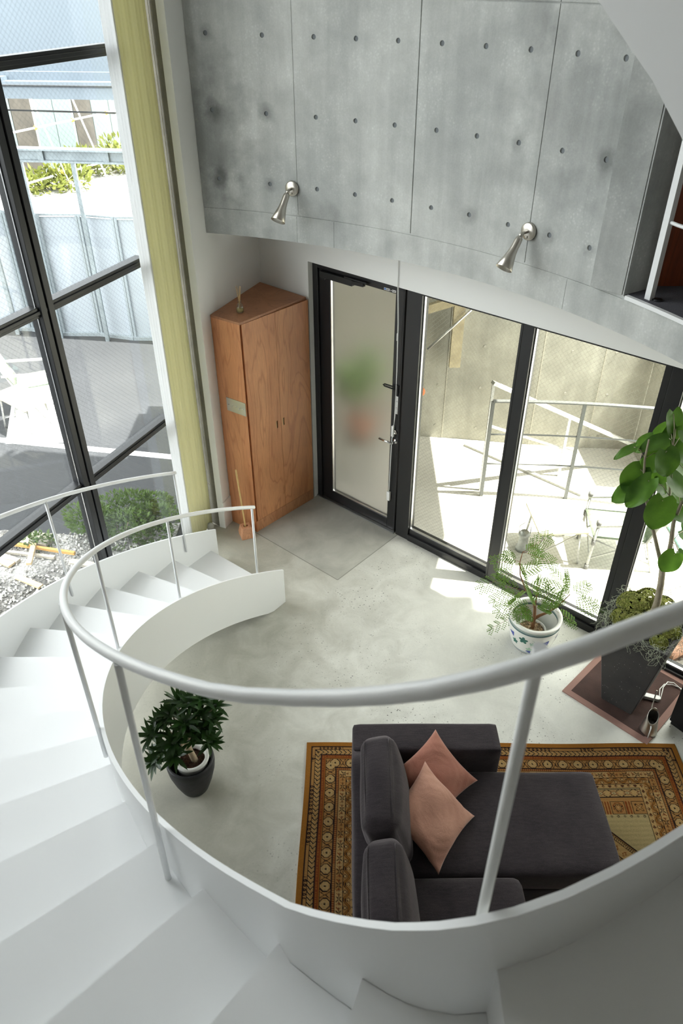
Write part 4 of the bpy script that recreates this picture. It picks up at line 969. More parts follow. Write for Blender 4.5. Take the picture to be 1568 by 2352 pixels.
def grapes(a, z, s, mi):
    for i in range(4):
        for j in range(4-i):
            xx = (j-(3-i)/2)*s; zz = -i*s*.85; decal_poly(deco, a+(xx*.9+zz*-.5)/.18, z+zz*.8+xx*.25, [(s*.5*math.cos(2*PI*k/10), s*.5*math.sin(2*PI*k/10)) for k in range(10)], mi)
def dot(a, z, s, mi): decal_poly(deco, a, z, [(s*math.cos(2*PI*k/10), s*math.sin(2*PI*k/10)) for k in range(10)], mi)
for a0 in (-2.02, -2.02+2.1, -2.02+4.2):
    vine_leaf(a0-.16, .175, .036, 0); vine_leaf(a0-.55, .12, .028, 0); vine_leaf(a0+.22, .155, .022, 1); vine_leaf(a0+.12, .085, .028, 1)
    grapes(a0+.72, .175, .016, 2); grapes(a0+.10, .062, .011, 2); grapes(a0-.75, .19, .013, 2)
    for k in range(12): u = k/11; dot(a0+.2+.08*math.sin(u*7), .20-.05*u, .0022, 0)
deco.build('painted_vine', [M_tg, M_lg, M_bl], pot)
gx, gy = fx-.015, fy-.01
MB().lathe([(.09,.05),(.105,.135),(.110,.15),(.110,.158),(.101,.158),(.098,.14),(.0001,.135)], (gx,gy,0), 36).build('inner_pot', M_sticker, fp)
mb = MB(); mb.lathe([(.0985,.142),(.06,.150),(.0001,.154)], (gx,gy,0), 28)
for i in range(140):
    a = random.random()*6.28; r = .092*math.sqrt(random.random()); mb.ball((gx+r*math.cos(a), gy+r*math.sin(a), .150), random.uniform(.004,.009), 3)
mb.build('soil', plain('pebble_bark_mix', (.32,.23,.14), .95, bump=.6, bscale=90, var=.75, vscale=45), fp)
K = lambda x, y, dy=0: onplane(x, y, (fx, fy+dy, 0), 0)
trunk = MB()
t0 = K(1222,1443); t0.z = .15
fk = K(1228,1420); f2 = K(1229,1392); L1 = K(1205,1357); L2 = K(1190,1318); L3 = K(1192,1290); L4 = K(1200,1268); R1 = K(1252,1407); R2_ = K(1276,1403); R3 = K(1308,1366)
trunk.tube(smooth([t0, fk, f2, K(1226,1382)],1), [.014,.0125,.011,.010], 10); trunk.tube(smooth([K(1227,1384), L1, L2, L3, L4],1), [.009,.006,.0045,.0035,.0025], 8)
trunk.tube(smooth([fk, K(1238,1414), R1, R2_, R3],1), [.013,.011,.009,.005,.003], 8); trunk.tube([f2, K(1233,1360,.05), K(1238,1345,.08)], [.006,.004,.003], 8)
fol = MB(); rs = random.Random(11)
def pinna(p, d, up, L):
    d = Vector(d).normalized(); s_ = d.cross(up).normalized(); n = max(5, int(L/.0128))
    for i in range(n):
        t = (i+.6)/n; c = Vector(p)+d*(L*t)+Vector((0,0,-.10*L*t*t)); ll = .0195*(1-.45*abs(t-.45))
        for sg in (1,-1):
            dd = (s_*sg + d*.45).normalized(); w = up.cross(dd).normalized()*.0042
            a = c; b_ = c+dd*ll
            fol.add([a, a+dd*ll*.5-w, b_, a+dd*ll*.5+w], [(0,1,2,3)], 0)
def frond(p, q, sag=.04, npairs=5, wid=.075):
    p = Vector(p); q = Vector(q); d = (q-p); up = Vector((rs.uniform(-.2,.2),-.35+rs.uniform(-.2,.2),1)).normalized(); s_ = d.normalized().cross(up).normalized(); pts = []
    for i in range(7): t = i/6; pts.append(p+d*t-Vector((0,0,sag*t*t)))
    trunk.tube(pts, .0011, 5)
    for i in range(npairs):
        t = .35+.65*(i/(npairs-1)); c = p+d*t-Vector((0,0,sag*t*t)); L = wid*(1.05-.55*abs(t-.6))
        for sg in (1,-1): pinna(c, s_*sg*1.0+d.normalized()*.75, up, L)
    pinna(p+d-Vector((0,0,sag)), d, up, wid*.8)
FR = [(L4,(1255,1232)),(L4,(1232,1262)),(L4,(1262,1285)),(L3,(1165,1275)),(L3,(1140,1290)),(L2,(1150,1318)),(L2,(1112,1342)),(L2,(1230,1300)),(L1,(1160,1345)),(L1,(1140,1372)),(L1,(1250,1340)),
      (f2,(1175,1385)),(f2,(1150,1400)),(f2,(1132,1440)),(f2,(1190,1410)),(f2,(1265,1355)),(f2,(1282,1375)),(f2,(1235,1330)),(R1,(1262,1385)),(R1,(1250,1400)),(R2_,(1315,1425)),(R2_,(1290,1360)),
      (R3,(1275,1315)),(R3,(1300,1325)),(R3,(1345,1345)),(R3,(1358,1395)),(R3,(1395,1392)),(R3,(1262,1340)),(fk,(1205,1405)),(f2,(1212,1352)),(L3,(1205,1315)),(L1,(1185,1370))]
for o, (x, y) in FR: frond(o, K(x, y, rs.uniform(-.1,.1)), rs.uniform(0,.03), rs.choice((4,5,5)), rs.uniform(.06,.085))
trunk.build('trunk', plain('brown_twig', (.25,.12,.055), .75, var=.3, vscale=30), fp)
fol.build('foliage', mat_leaf('feather_leaf', (.06,.14,.016), (.13,.235,.035), .5, .35), fp)
# ---- rubber tree in the tall tapered planter
cx, cy = 1.975, 3.505
tp = thing('potted_rubber_tree', (cx,cy,.0115), 'broad leaved tree in a tall tapered dark stone planter dressed with moss', 'plant')
du = Vector((.7508,-.6605,0)); dv = Vector((.6605,.7508,0))
def sq(a, z): return [Vector((cx,cy,z))+du*(i*a/2)+dv*(j*a/2) for i, j in ((-1,-1),(1,-1),(1,1),(-1,1))]
def mat_stone():
    m, nt, N, L, b = newmat('dark_stone_planter'); q = NB(nt); v = coords(nt)
    c = q.mix(q.rng(q.noise(v, 4, 4), .3, .7), (.030,.029,.030), (.055,.052,.050))
    vo = N.new('ShaderNodeTexVoronoi'); vo.inputs['Scale'].default_value = 70; L.new(v, vo.inputs['Vector']); wn = N.new('ShaderNodeTexWhiteNoise'); L.new(vo.outputs['Position'], wn.inputs['Vector'])
    k = q.math('MULTIPLY', q.math('LESS_THAN', vo.outputs['Distance'], .17), q.math('GREATER_THAN', wn.outputs['Value'], .8)); c = q.mix(k, c, (.32,.30,.27))
    k = q.math('MULTIPLY', q.math('LESS_THAN', vo.outputs['Distance'], .2), q.math('LESS_THAN', wn.outputs['Value'], .15)); c = q.mix(k, c, (.012,.012,.012))
    L.new(c, b.inputs['Base Color']); b.inputs['Roughness'].default_value = .8; L.new(q.bump(q.noise(v, 60, 4), .3, .003), b.inputs['Normal']); return m
mb = MB(); R_ = [sq(.212,.0116), sq(.225,.03), sq(.435,.76), sq(.385,.76), sq(.34,.62)]
vs = [v for r in R_ for v in r]; fs = [(3,2,1,0)] + [(4*i+j, 4*i+(j+1)%4, 4*i+4+(j+1)%4, 4*i+4+j) for i in range(4) for j in range(4)] + [(16,17,18,19)]
mb.add(vs, fs, 0).build('planter', mat_stone(), tp, bevel=.006)
# moss dressing: clumps of hydrangea-like heads and grey tangled moss
rs = random.Random(21); moss = MB(); grey = MB()
def clump(c, r, n, size):
    for i in range(n):
        d = Vector((rs.gauss(0,1),rs.gauss(0,1),abs(rs.gauss(0,1))*.9+.05)).normalized(); p = Vector(c)+Vector((d.x*r,d.y*r,d.z*r*.8))
        t1 = d.cross(Vector((rs.random(),rs.random(),rs.random()))).normalized(); t2 = d.cross(t1); mi = rs.choice((0,0,1))
        for k in range(4):
            a = k*PI/2+rs.random()*.5; dd = (t1*math.cos(a)+t2*math.sin(a))*.85+d*.5
            q = p+dd*size; w = (t1*-math.sin(a)+t2*math.cos(a))*size*.5
            moss.add([p, p+dd*size*.55-w, q, p+dd*size*.55+w], [(0,1,2,3)], mi)
for (i, j, z, r) in ((-.12,.03,.80,.10),(-.03,-.1,.79,.085),(-.13,-.10,.77,.07),(.10,.10,.78,.08),(.03,.14,.80,.08),(-.06,.14,.80,.09),(.15,.0,.76,.06),(.13,-.13,.75,.05),(0,0,.75,.1)):
    clump(Vector((cx,cy,z))+du*i+dv*j, r, int(260*r/.08), .016)
moss_o = moss.build('moss', [plain('moss_green', (.17,.19,.035), .9, var=.5, vscale=20), plain('moss_olive', (.26,.26,.07), .9, var=.4, vscale=20)], tp)
def strand(p, n, step):
    pts = [Vector(p)]; d = Vector((rs.uniform(-1,1),rs.uniform(-1,1),rs.uniform(-.2,.8))).normalized()
    for i in range(n):
        d = (d+Vector((rs.uniform(-.8,.8),rs.uniform(-.8,.8),rs.uniform(-.9,.5)))).normalized(); pts.append(pts[-1]+d*step)
    grey.tube(pts, .0011, 4, caps=False)
for k in range(330):
    e_ = rs.random(); side = rs.choice((0,0,1,1,2)); s_ = rs.uniform(-.21,.21)
    p = Vector((cx,cy,.765)) + (dv*-.2+du*s_ if side == 0 else (du*-.2+dv*s_ if side == 1 else du*.2+dv*s_)); p += Vector((rs.uniform(-.03,.03),rs.uniform(-.03,.03),rs.uniform(-.06,.05)))
    o_ = -dv if side == 0 else (-du if side == 1 else du); p += o_*.02
    strand(p, 7, .012)
grey.build('grey_moss', plain('spanish_moss', (.30,.33,.24), .9), tp)
Kp = lambda x, y, dy=0: onplane(x, y, (cx, cy+dy, 0), 0)
tk = MB(); fork = Kp(1521,1306); b0 = Vector((cx+.02, cy, .74))
b1 = Kp(1514,1378)
tk.tube(smooth([b0, b1, Kp(1517,1340), fork],1), [.024,.022,.020,.019], 12)
sl = [fork, Kp(1510,1270), Kp(1498,1200), Kp(1482,1150), Kp(1476,1100), Kp(1478,1050), Kp(1490,1010)]; tk.tube(smooth(sl,1), [.014,.012,.011,.010,.008,.006,.005], 10)
sr = [fork, Kp(1534,1290), Kp(1544,1250), Kp(1541,1190), Kp(1560,1165), Kp(1590,1120), Kp(1610,1060)]; tk.tube(smooth(sr,1), [.016,.015,.014,.012,.010,.008,.006], 10)
sr2 = [Kp(1541,1190), Kp(1535,1140), Kp(1537,1090), Kp(1545,1030)]; tk.tube(smooth(sr2,1), [.009,.007,.006,.005], 8)
lv = MB()
def heart(c, tip_dir, normal, L, W, cup=.12):
    d = Vector(tip_dir).normalized(); nrm = Vector(normal); s_ = d.cross(nrm).normalized(); nrm = s_.cross(d).normalized(); n = 12; rows = []
    for i in range(n+1):
        t = i/n; w = W/2*(math.sin(PI*min(1,(t*.86+.13)))**.62)*(1-.14*t*t) if t < 1 else .001
        if i == 0: w = W*.20
        row = []
        for j in range(-4, 5):
            u = j/4; back_ = .16*L*(abs(u)**1.2)*(1-t)**3 if t < .4 else 0
            wave = .025*L*math.sin(t*9+j)*abs(u)
            row.append(Vector(c)+d*(L*(t-.45)-back_)+s_*(w*u)+nrm*(cup*W*(abs(u)**1.5)*.6-.16*L*(t-.4)**2+wave))
        rows.append(row)
    lv.grid(rows, 0)
# centre px, tip direction in the picture, length px, width px, depth offset, facing tilt
LV = [((1436,1038),(-.75,.65),50,22,.03,.2),((1455,1100),(-.35,.9),62,58,.0,.75),((1438,1132),(-.75,.65),62,42,-.03,.5),((1468,1130),(-.45,.9),76,46,-.08,.55),((1512,1178),(-.1,1),74,64,-.10,.7),
      ((1536,1290),(-.35,.92),48,46,-.10,.8),((1562,1273),(.5,.8),22,20,-.05,.6),((1508,1018),(-.85,.45),70,38,.05,.35),((1540,1008),(-.2,.9),60,42,.08,.4),((1530,1062),(.2,.95),62,56,-.06,.85),
      ((1500,1060),(-.5,.85),56,46,.02,.6),((1515,1090),(-.3,.9),44,40,.08,.5),((1556,1115),(.55,.8),60,44,-.05,.6),((1515,1118),(.6,.7),40,34,.05,.5),((1560,1180),(.8,.5),46,40,0,.6),((1562,1040),(.7,.6),56,46,.0,.6),
      ((1485,1065),(-.7,.5),40,30,.1,.4),((1555,1150),(.3,.9),42,36,.1,.5),((1480,1020),(-.6,.75),46,34,.1,.4),((1568,1080),(.5,.8),60,44,.1,.5),((1590,1010),(.6,.7),70,55,.0,.6),((1600,1150),(.8,.5),60,50,0,.6),
      ((1548,975),(.1,.6),60,46,.1,.3),((1520,1000),(-.4,.7),50,40,.12,.4),((1590,1230),(.8,.6),60,50,.1,.6)]
camv = -Fv
for (x, y), td, L, W, dy, tl in LV:
    c = Kp(x, y, dy); dep = (c-Vector((0,0,CAM_H))).dot(Fv); k = dep/FPX
    tip = R2*td[0] - Vector((0,0,1))*td[1]*.9 + Fv*(-.15); nrm = camv*tl + Vector((0,0,1))*(1-tl)*.9
    heart(c, tip, nrm, L*k*1.12, W*k*1.15)
    near = min((v for v in smooth(sl,1)[2:]+smooth(sr,1)[2:]+smooth(sr2,1)), key=lambda v: (v-c).length); d = tip.normalized()
    tk.tube([near, near.lerp(c-d*L*k*.4, .5)+Vector((0,0,.02)), c-d*L*k*.42], .0022, 6)
tk.build('trunk', M_greybark, tp)
def mat_ficus():
    m = mat_leaf('rubber_leaf', (.030,.085,.012), (.065,.145,.02), .38, .35); return m
lv.build('foliage', mat_ficus(), tp)
# ------------------------------------------------------------------ courtyard on the right
M_pc = mat_concrete('courtyard_concrete', (.32,.31,.265), (.43,.42,.37), [])
def mat_patio():
    m, nt, N, L, b = newmat('patio_concrete'); q = NB(nt); v = coords(nt)
    c = q.mix(q.rng(q.noise(v, 1.2, 5), .3, .7), (.44,.43,.39), (.55,.54,.50)); c = q.mix(1, c, q.rng(q.noise(v, 40, 4), .3, .7, .9, 1.08), 'MULTIPLY'); L.new(c, b.inputs['Base Color']); b.inputs['Roughness'].default_value = .85; return m
o_ = [dw(-.7,-.065), dw(6,-.065), Vector((9,4.5,0)), Vector((9,9.5,0)), Vector((-.6,9.5,0)), Vector((-.75,6.9,0))]
struct(MB().prism([(p.x,p.y) for p in o_], -.2, -.012).build('floor_patio', mat_patio()))
WB = [(-.75,7.36),(.0,7.29),(.87,7.176),(1.271,7.126),(1.914,7.01),(2.5,6.93),(3.102,6.885)]
pw = WB + [(p[0]+.03,p[1]+.22) for p in WB[::-1]]
mb = MB(); n = len(WB)
vs = [(x,y,-.012) for x,y in WB]+[(x,y,3.2) for x,y in WB]+[(x+.03,y+.22,3.2) for x,y in WB]+[(x+.03,y+.22,-.012) for x,y in WB]
fs = [(i,i+1,n+i+1,n+i) for i in range(n-1)]+[(n+i,n+i+1,2*n+i+1,2*n+i) for i in range(n-1)]+[(2*n+i,2*n+i+1,3*n+i+1,3*n+i) for i in range(n-1)]+[(0,n,2*n,3*n),(n-1,4*n-1,3*n-1,2*n-1)]
cw = struct(mb.add(vs,fs,0).build('wall_courtyard', M_pc, fix=True))
mb = MB()
def wy(x):
    for i in range(n-1):
        if WB[i][0] <= x <= WB[i+1][0]: t = (x-WB[i][0])/(WB[i+1][0]-WB[i][0]); return WB[i][1]+(WB[i+1][1]-WB[i][1])*t
    return 7
for x in (.60,1.02,1.45,1.88,2.3,2.72):
    for z in (.14,.62,1.08,1.55): mb.lathe([(.0001,-.002),(.014,-.002),(.014,.006)], (x,wy(x),z), 10, 0, Matrix.Rotation(PI/2,4,'X'))
for x in (1.10,2.02,2.62): mb.box((x-.004,wy(x)-.004,0),(x+.004,wy(x)+.01,3.2), 1)
mb.build('tie_holes', [plain('court_hole', (.30,.29,.25), .8), plain('court_joint', (.40,.38,.32), .8)], cw)
struct(MB().box((3.1,6.1,-.012),(3.5,6.88,1.35)).build('wall_block', M_pc))
struct(MB().box((-1.0,6.62,-.012),(-.75,7.5,3.2)).build('wall_courtyard_left', M_pc))
# canopy over the left half of the court (its shade edge runs away from the building)
struct(MB().prism([(-1.0,6.15),(dw(.1).x,dw(.1).y),(dw(2.75).x,dw(2.75).y),(2.13,5.2),(2.18,7.6),(-1.0,7.7)], 2.81, 3.0).build('canopy_slab', M_pc))
# post and beam left of the court
fr = thing('weathered_post', (1.14,6.95,0), 'weathered post with a crossbeam and brace standing against the courtyard wall', 'post')
mb = MB(); mb.box((1.09,6.98,.9),(1.20,7.04,1.9)); mb.build('post', plain('weathered_wood', (.42,.36,.24), .85, var=.2, vscale=12), fr)
mb = MB(); mb.bar((.6,7.03,1.42),(1.17,6.98,1.62),.06,.08); mb.build('crossbeam', plain('weathered_wood_beam', (.40,.34,.22), .85, var=.2, vscale=12), fr)
mb = MB(); mb.tube([(.86,6.98,1.10),(1.25,6.94,1.52)], .012, 8); mb.build('brace', M_alu, fr)
M_grail = plain('galvanised_rail', (.13,.135,.135), .5, .3); M_wrail = plain('white_rail', (.62,.62,.60), .45)
pr = thing('courtyard_railing', (1.8,5.97,0), 'low curved grey steel railing with thin bars standing in the sunlit courtyard', 'railing')
RP = [Vector((1.365+t*1.85, 6.03 - .13*t*2.2*t*.8 - .02*t, 0)) for t in np.linspace(0,1,17)]
mb = MB(); n = len(RP); 
for i in range(n-1): mb.bar(RP[i]+Vector((0,0,1.022)), RP[i+1]+Vector((0,0,1.022)), .045, .012)
mb.build('top_rail', M_grail, pr)
for z in (.68,.36): MB().tube([p+Vector((0,0,z)) for p in RP], .0085, 8).build('bar', M_grail, pr)
for i in (0,7,14): MB().bar(RP[i]+Vector((0,0,-.012)), RP[i]+Vector((0,0,1.02)), .02, .03).build('post', M_grail, pr)
hr = thing('stair_handrail', (1.4,6.15,0), 'white sloping handrail behind the curved courtyard railing', 'railing')
MB().bar((1.36,6.12,1.16),(3.0,6.62,.20), .055, .03).build('handrail', M_wrail, hr); MB().bar((1.38,6.16,.70),(2.4,6.5,.18), .03, .02).build('mid_rail', M_wrail, hr)
for k in (0,.52): MB().bar((1.37+k*1.6,6.13+k*.48,-.012),(1.37+k*1.6,6.13+k*.48,1.15-k*.93), .025, .025).build('post', M_wrail, hr)
struct(MB().bar((1.33,6.98,-.001),(2.34,6.02,-.001), .035, .03).build('trim_3', plain('grey_kerb', (.36,.36,.34), .8)))
# camp furniture
M_tub = plain('white_tube', (.42,.42,.41), .4); M_knob = plain('grey_plastic_knob', (.14,.14,.14), .6)
def mat_canvas(name, c0): 
    m, nt, N, L, b = newmat(name); q = NB(nt); v = coords(nt); L.new(q.mix(q.rng(q.noise(v,8,3),.3,.7), c0, tuple(x*.88 for x in c0)), b.inputs['Base Color']); b.inputs['Roughness'].default_value = .9
    tl = N.new('ShaderNodeBsdfTranslucent'); tl.inputs[0].default_value = (*c0,1); ms = N.new('ShaderNodeMixShader'); ms.inputs[0].default_value = .3; L.new(b.outputs[0], ms.inputs[1]); L.new(tl.outputs[0], ms.inputs[2]); L.new(ms.outputs[0], N['Material Output'].inputs['Surface']); return m
M_canvas = mat_canvas('pale_green_canvas', (.25,.30,.225)); M_canvas2 = mat_canvas('cream_board', (.62,.58,.46))
def camp_chair(M, label, g):
    """local frame: seat opens to -x, back leans to +x"""
    t = thing('camp_chair', tuple(M.translation), label, 'chair', g)
    T = lambda *p: M @ Vector(p)
    for y in (-.21,.21):
        fr = MB(); fr.tube([T(-.24,y,-.012),T(-.22,y,.44)], .012, 10); fr.build('front_leg', M_tub, t)
        b = MB(); b.tube([T(.30,y,-.012),T(.20,y,.30),T(.42,y,.86)], .011, 10); b.build('rear_leg', M_tub, t)
        MB().lathe([(.0001,0),(.022,0),(.024,.03),(.0001,.034)], T(-.22,y,.46), 12).build('knob', M_knob, t); MB().lathe([(.019,0),(.019,.045)], T(-.24,y,-.012), 10).build('foot', M_knob, t); MB().lathe([(.018,0),(.018,.05)], T(-.23,y,.25), 10).build('joint', M_knob, t)
        MB().tube([T(-.235,y,.10),T(.20,y,.30)], .008, 8).build('side_brace', M_tub, t); MB().tube([T(-.225,y,.30),T(.27,y,.07)], .008, 8).build('side_brace', M_tub, t)
        a = MB(); a.bar(T(-.24,y,.45),T(.32,y,.50), .04, .018); a.build('armrest', M_canvas2 if g else M_tub, t)
    for x, z0, z1 in ((-.23,.08,.30),(.24,.12,.30)):
        for sg in (1,-1): MB().tube([T(x,-.21*sg,z0),T(x,.21*sg,z1)], .007, 8).build('cross_brace', M_tub, t)
    P = []
    for i in range(9):
        u = i/8; row = []
        for j in range(9): v = j/8-.5; row.append(T(-.24+.46*u, v*.42, .32-.045*math.sin(PI*u)*(1-2*abs(v))-.02*u))
        P.append(row)
    o = MB().grid(P).build('seat', M_canvas, t); md = o.modifiers.new('s','SOLIDIFY'); md.thickness = .006
    P = []
    for i in range(9):
        u = i/8; row = []
        for j in range(9): v = j/8-.5; row.append(T(.20+.22*u+.04*math.sin(PI*u)*(1-2*abs(v)), v*.42, .31+.55*u))
        P.append(row)
    o = MB().grid(P).build('backrest', M_canvas, t); md = o.modifiers.new('s','SOLIDIFY'); md.thickness = .006
def camp_table(M, label, sx, sy, h, g):
    t = thing('camp_table', tuple(M.translation), label, 'table', g); T = lambda *p: M @ Vector(p)
    mb = MB(); mb.box((-sx/2,-sy/2,h-.02),(sx/2,sy/2,h), 0, M); mb.build('table_top', M_canvas2, t, .004)
    for i in (-1,1):
        for j in (-1,1): MB().tube([T(i*(sx/2-.03),j*(sy/2-.03),-.012),T(i*(sx/2-.06),j*(sy/2-.06),h-.02)], .010, 8).build('leg', M_tub, t)
    MB().tube([T(-sx/2+.05,-sy/2+.05,.10),T(sx/2-.06,-sy/2+.06,h-.06)], .006, 8).build('brace', M_tub, t); MB().tube([T(sx/2-.05,sy/2-.05,.10),T(-sx/2+.06,sy/2-.06,h-.06)], .006, 8).build('brace', M_tub, t)
def place(x, y, deg, z=0): return Matrix.Translation((x,y,z)) @ Matrix.Rotation(rad(deg),4,'Z')
camp_chair(place(2.36,5.12,-6), 'pale green canvas folding camp chair in the sunlit courtyard beyond the wired windows', None)
camp_table(place(1.85,5.19,3), 'low pale camp table beside the green camp chair in the courtyard', .42, .46, .35, None)
# steel lantern under the table edge
ln = thing('lantern', (1.60,5.20,0), 'small wire handled metal lantern on the courtyard floor beside the camp table', 'lantern')
MB().lathe([(.0001,-.012),(.06,-.012),(.06,.02),(.045,.04),(.04,.14),(.055,.16),(.03,.19),(.0001,.195)], (1.60,5.20,0), 20).build('body', plain('lantern_metal', (.22,.23,.23), .5, .5), ln); MB().tube([(1.55,5.20,.16),(1.55,5.2,.25),(1.60,5.2,.29),(1.65,5.2,.25),(1.65,5.2,.16)], .004, 8).build('handle', M_alu, ln)
# plants and clay pots behind the frosted door
M_terra = plain('terracotta', (.52,.17,.065), .8, var=.15, vscale=10)
def claypot(c, r, h, label, plant=None):
    t = thing('clay_pot', c, label, 'pot'); MB().lathe([(.0001,0),(r*.68,0),(r*.95,h*.8),(r*1.06,h*.8),(r*1.08,h),(r*.92,h),(r*.86,h*.82),(.0001,h*.78)], c, 28).build('pot', M_terra, t)
    if plant:
        lf = MB(); rs = random.Random(int(c[0]*1000)); st = MB()
        for i in range(plant[1]):
            a = rs.random()*6.28; d = Vector((math.cos(a)*rs.uniform(.1,.4)-.12, math.sin(a)*rs.uniform(.1,.3)+.08, rs.uniform(.5,1.2))).normalized(); p = Vector(c)+Vector((0,0,h*.8)); L = rs.uniform(.4,1)*plant[0]
            q = p+d*L; st.tube([p, p.lerp(q,.5)+Vector((0,0,.03)), q], .004, 5); leaf_blade(lf, q-d*.03, d+Vector((0,0,-.2)), (0,0,1), .17, .11, .3)
        st.build('stems', M_greybark, t); lf.build('foliage', mat_leaf('pot_leaf'+str(len(bpy.data.materials)), (.10,.25,.03), (.2,.4,.06), .45, .35), t)
def stand(c, w, h, label):
    t = thing('plant_stand', (c[0],c[1],0), label, 'stand'); m = plain('dark_green_stand', (.05,.075,.045), .6)
    MB().prism([(c[0]-w,c[1]-w),(c[0]+w,c[1]-w),(c[0]+w,c[1]+w),(c[0]-w,c[1]+w)], h-.03, h).build('top', m, t)
    for i in (-1,1):
        for j in (-1,1): MB().bar((c[0]+i*w*.85,c[1]+j*w*.85,-.012),(c[0]+i*w*.85,c[1]+j*w*.85,h-.03), .025, .025).build('leg', m, t)
stand((.20,6.40), .13, .45, 'dark green plant stand seen blurred through the frosted door')
claypot((.20,6.40,.45), .13, .21, 'terracotta pot with a leafy plant seen blurred through the frosted door', (.60,40))
tag(MB().ball((.815,6.97,.64), .05, 10).tube([(.815,6.97,.68),(.815,7.02,.9),(.815,7.17,1.0)], .004, 6).build('hanging_ball', M_terra), 'small orange red ball hanging at the left edge of the wired window', 'ornament')
# worn leather boots outside beside the planter, gravel round them
M_boot = plain('tan_leather', (.52,.27,.17), .6, bump=.4, bscale=30, var=.2, vscale=14)
def boot(M, label):
    t = thing('boot', tuple(M.translation), label, 'boot', 'tan boots lying outside the window'); T = lambda *p: M @ Vector(p)
    P = [(-.13,0,.045,.045),(-.11,0,.05,.052),(-.05,0,.052,.050),(.02,0,.055,.048),(.09,0,.055,.055),(.12,0,.07,.055),(.13,0,.12,.05),(.135,0,.19,.05),(.14,0,.23,.052)]
    MB().tube([T(x,y,z) for x,y,z,r in P], [r for *_, r in P], 14).build('upper', M_boot, t)
    MB().bar(T(-.17,0,.004),T(.14,0,.004), .085, .018).build('sole', plain('boot_sole', (.12,.07,.045), .8), t)
boot(place(2.52,3.93,25,-.004), 'tan leather boot outside the window, the nearer to the glass'); boot(place(2.66,4.16,32,-.004), 'tan leather boot outside the window, the farther from the glass')
gr = MB(); rs = random.Random(4)
def pebbles(mb, poly_fn, n, r0, r1, mis=3):
    for i in range(n):
        x, y = poly_fn(); r = rs.uniform(r0, r1); c = Vector((x,y,r*.3)); ph = rs.random()*6.28
        vs = [c+Vector((r*math.cos(ph),r*.8*math.sin(ph),0)), c+Vector((r*.8*math.cos(ph+1.9),r*math.sin(ph+1.9),0)), c+Vector((r*math.cos(ph+4.1),r*.9*math.sin(ph+4.1),0)), c+Vector((0,0,r*.8)), c-Vector((0,0,r))]
        mb.add(vs, [(0,1,3),(1,2,3),(2,0,3),(1,0,4),(2,1,4),(0,2,4)], rs.randrange(mis))
def fnc():
    while True:
        x, y = rs.uniform(2.3,3.1), rs.uniform(3.7,4.7); p = Vector((x,y,0))-D0
        if p.dot(N_IN) < -.12: return x, y
pebbles(gr, fnc, 700, .006, .016)
tag(gr.build('gravel', [plain('pebble_pale', (.62,.60,.55), .8), plain('pebble_grey', (.36,.35,.33), .8), plain('pebble_white', (.75,.74,.70), .8)]), 'pale gravel outside the window round the tan boots', 'gravel', kind='stuff')
tl_ = plain('teal_paint', (.30,.55,.52), .6)
tag(MB().box((3.0,4.9,-.012),(3.5,5.7,.02)).build('mat', tl_), 'pale teal mat on the courtyard floor beyond the tree', 'mat')
# ------------------------------------------------------------------ yard on the left
def mat_asphalt():
    m, nt, N, L, b = newmat('asphalt'); q = NB(nt); v = coords(nt)
    sx = N.new('ShaderNodeSeparateXYZ'); L.new(v, sx.inputs[0])
    c = q.mix(q.rng(q.noise(v, .5, 5, .6), .3, .7), (.022,.0235,.026), (.036,.0375,.04)); c = q.mix(1, c, q.rng(q.noise(v, 70, 3), .25, .75, .75, 1.25), 'MULTIPLY')  # near asphalt coloured darker in place of the shade over the yard
    far = q.mix(q.rng(q.noise(v, .35, 4), .3, .7), (.34,.33,.31), (.50,.49,.46)); c = q.mix(q.rng(sx.outputs[1], 10.4, 11.0), c, far)
    L.new(c, b.inputs['Base Color']); b.inputs['Roughness'].default_value = .9; return m
struct(MB().box((-40,-6,-.3),(-1.0,60,-.02)).build('ground', mat_asphalt()))
a = Vector((-4.6,7.30,0)); b = Vector((-1.5,6.72,0)); d = (b-a).normalized(); nn = Vector((-d.y,d.x,0))*.045
struct(MB().prism([tuple((p).xy) for p in (a-nn,b-nn,b+nn,a+nn)], -.0202, -.016).build('trim_4', plain('road_paint', (.72,.72,.70), .8)))
# gravel bed and rubble at the foot of the window
bed = [(-4.6,5.2),(-3.1,5.50),(-2.45,5.42),(-1.95,5.55),(-1.5,5.6),(ww(-.3,.1).x,ww(-.3,.1).y),(ww(-5,.1).x,ww(-5,.1).y),(-4.9,1.5)]
def mat_bed():
    m, nt, N, L, b = newmat('gravel_bed'); q = NB(nt); v = coords(nt)
    c = q.mix(q.rng(q.noise(v, 1.6, 5, .6), .42, .60), (.16,.15,.135), (.58,.565,.54)); vo = N.new('ShaderNodeTexVoronoi'); vo.inputs['Scale'].default_value = 42; L.new(v, vo.inputs['Vector'])
    c = q.mix(1, c, q.rng(vo.outputs['Distance'], 0, .6, 1.25, .6), 'MULTIPLY'); L.new(c, b.inputs['Base Color']); b.inputs['Roughness'].default_value = .95
    L.new(q.bump(vo.outputs['Distance'], .8, .02), b.inputs['Normal']); return m
struct(MB().prism(bed, -.25, -.006).build('ground_bed', mat_bed()))
def inbed():
    while True:
        x, y = rs.uniform(-4.6,-1.4), rs.uniform(3.0,5.6); p = Vector((x,y,0))-W0
        if p.dot(N_OUT) > .15 and y < 5.45 and not (abs(y-5.02) < .17 and rs.random() < .8): return x, y
gv = MB(); pebbles(gv, inbed, 5200, .010, .022)
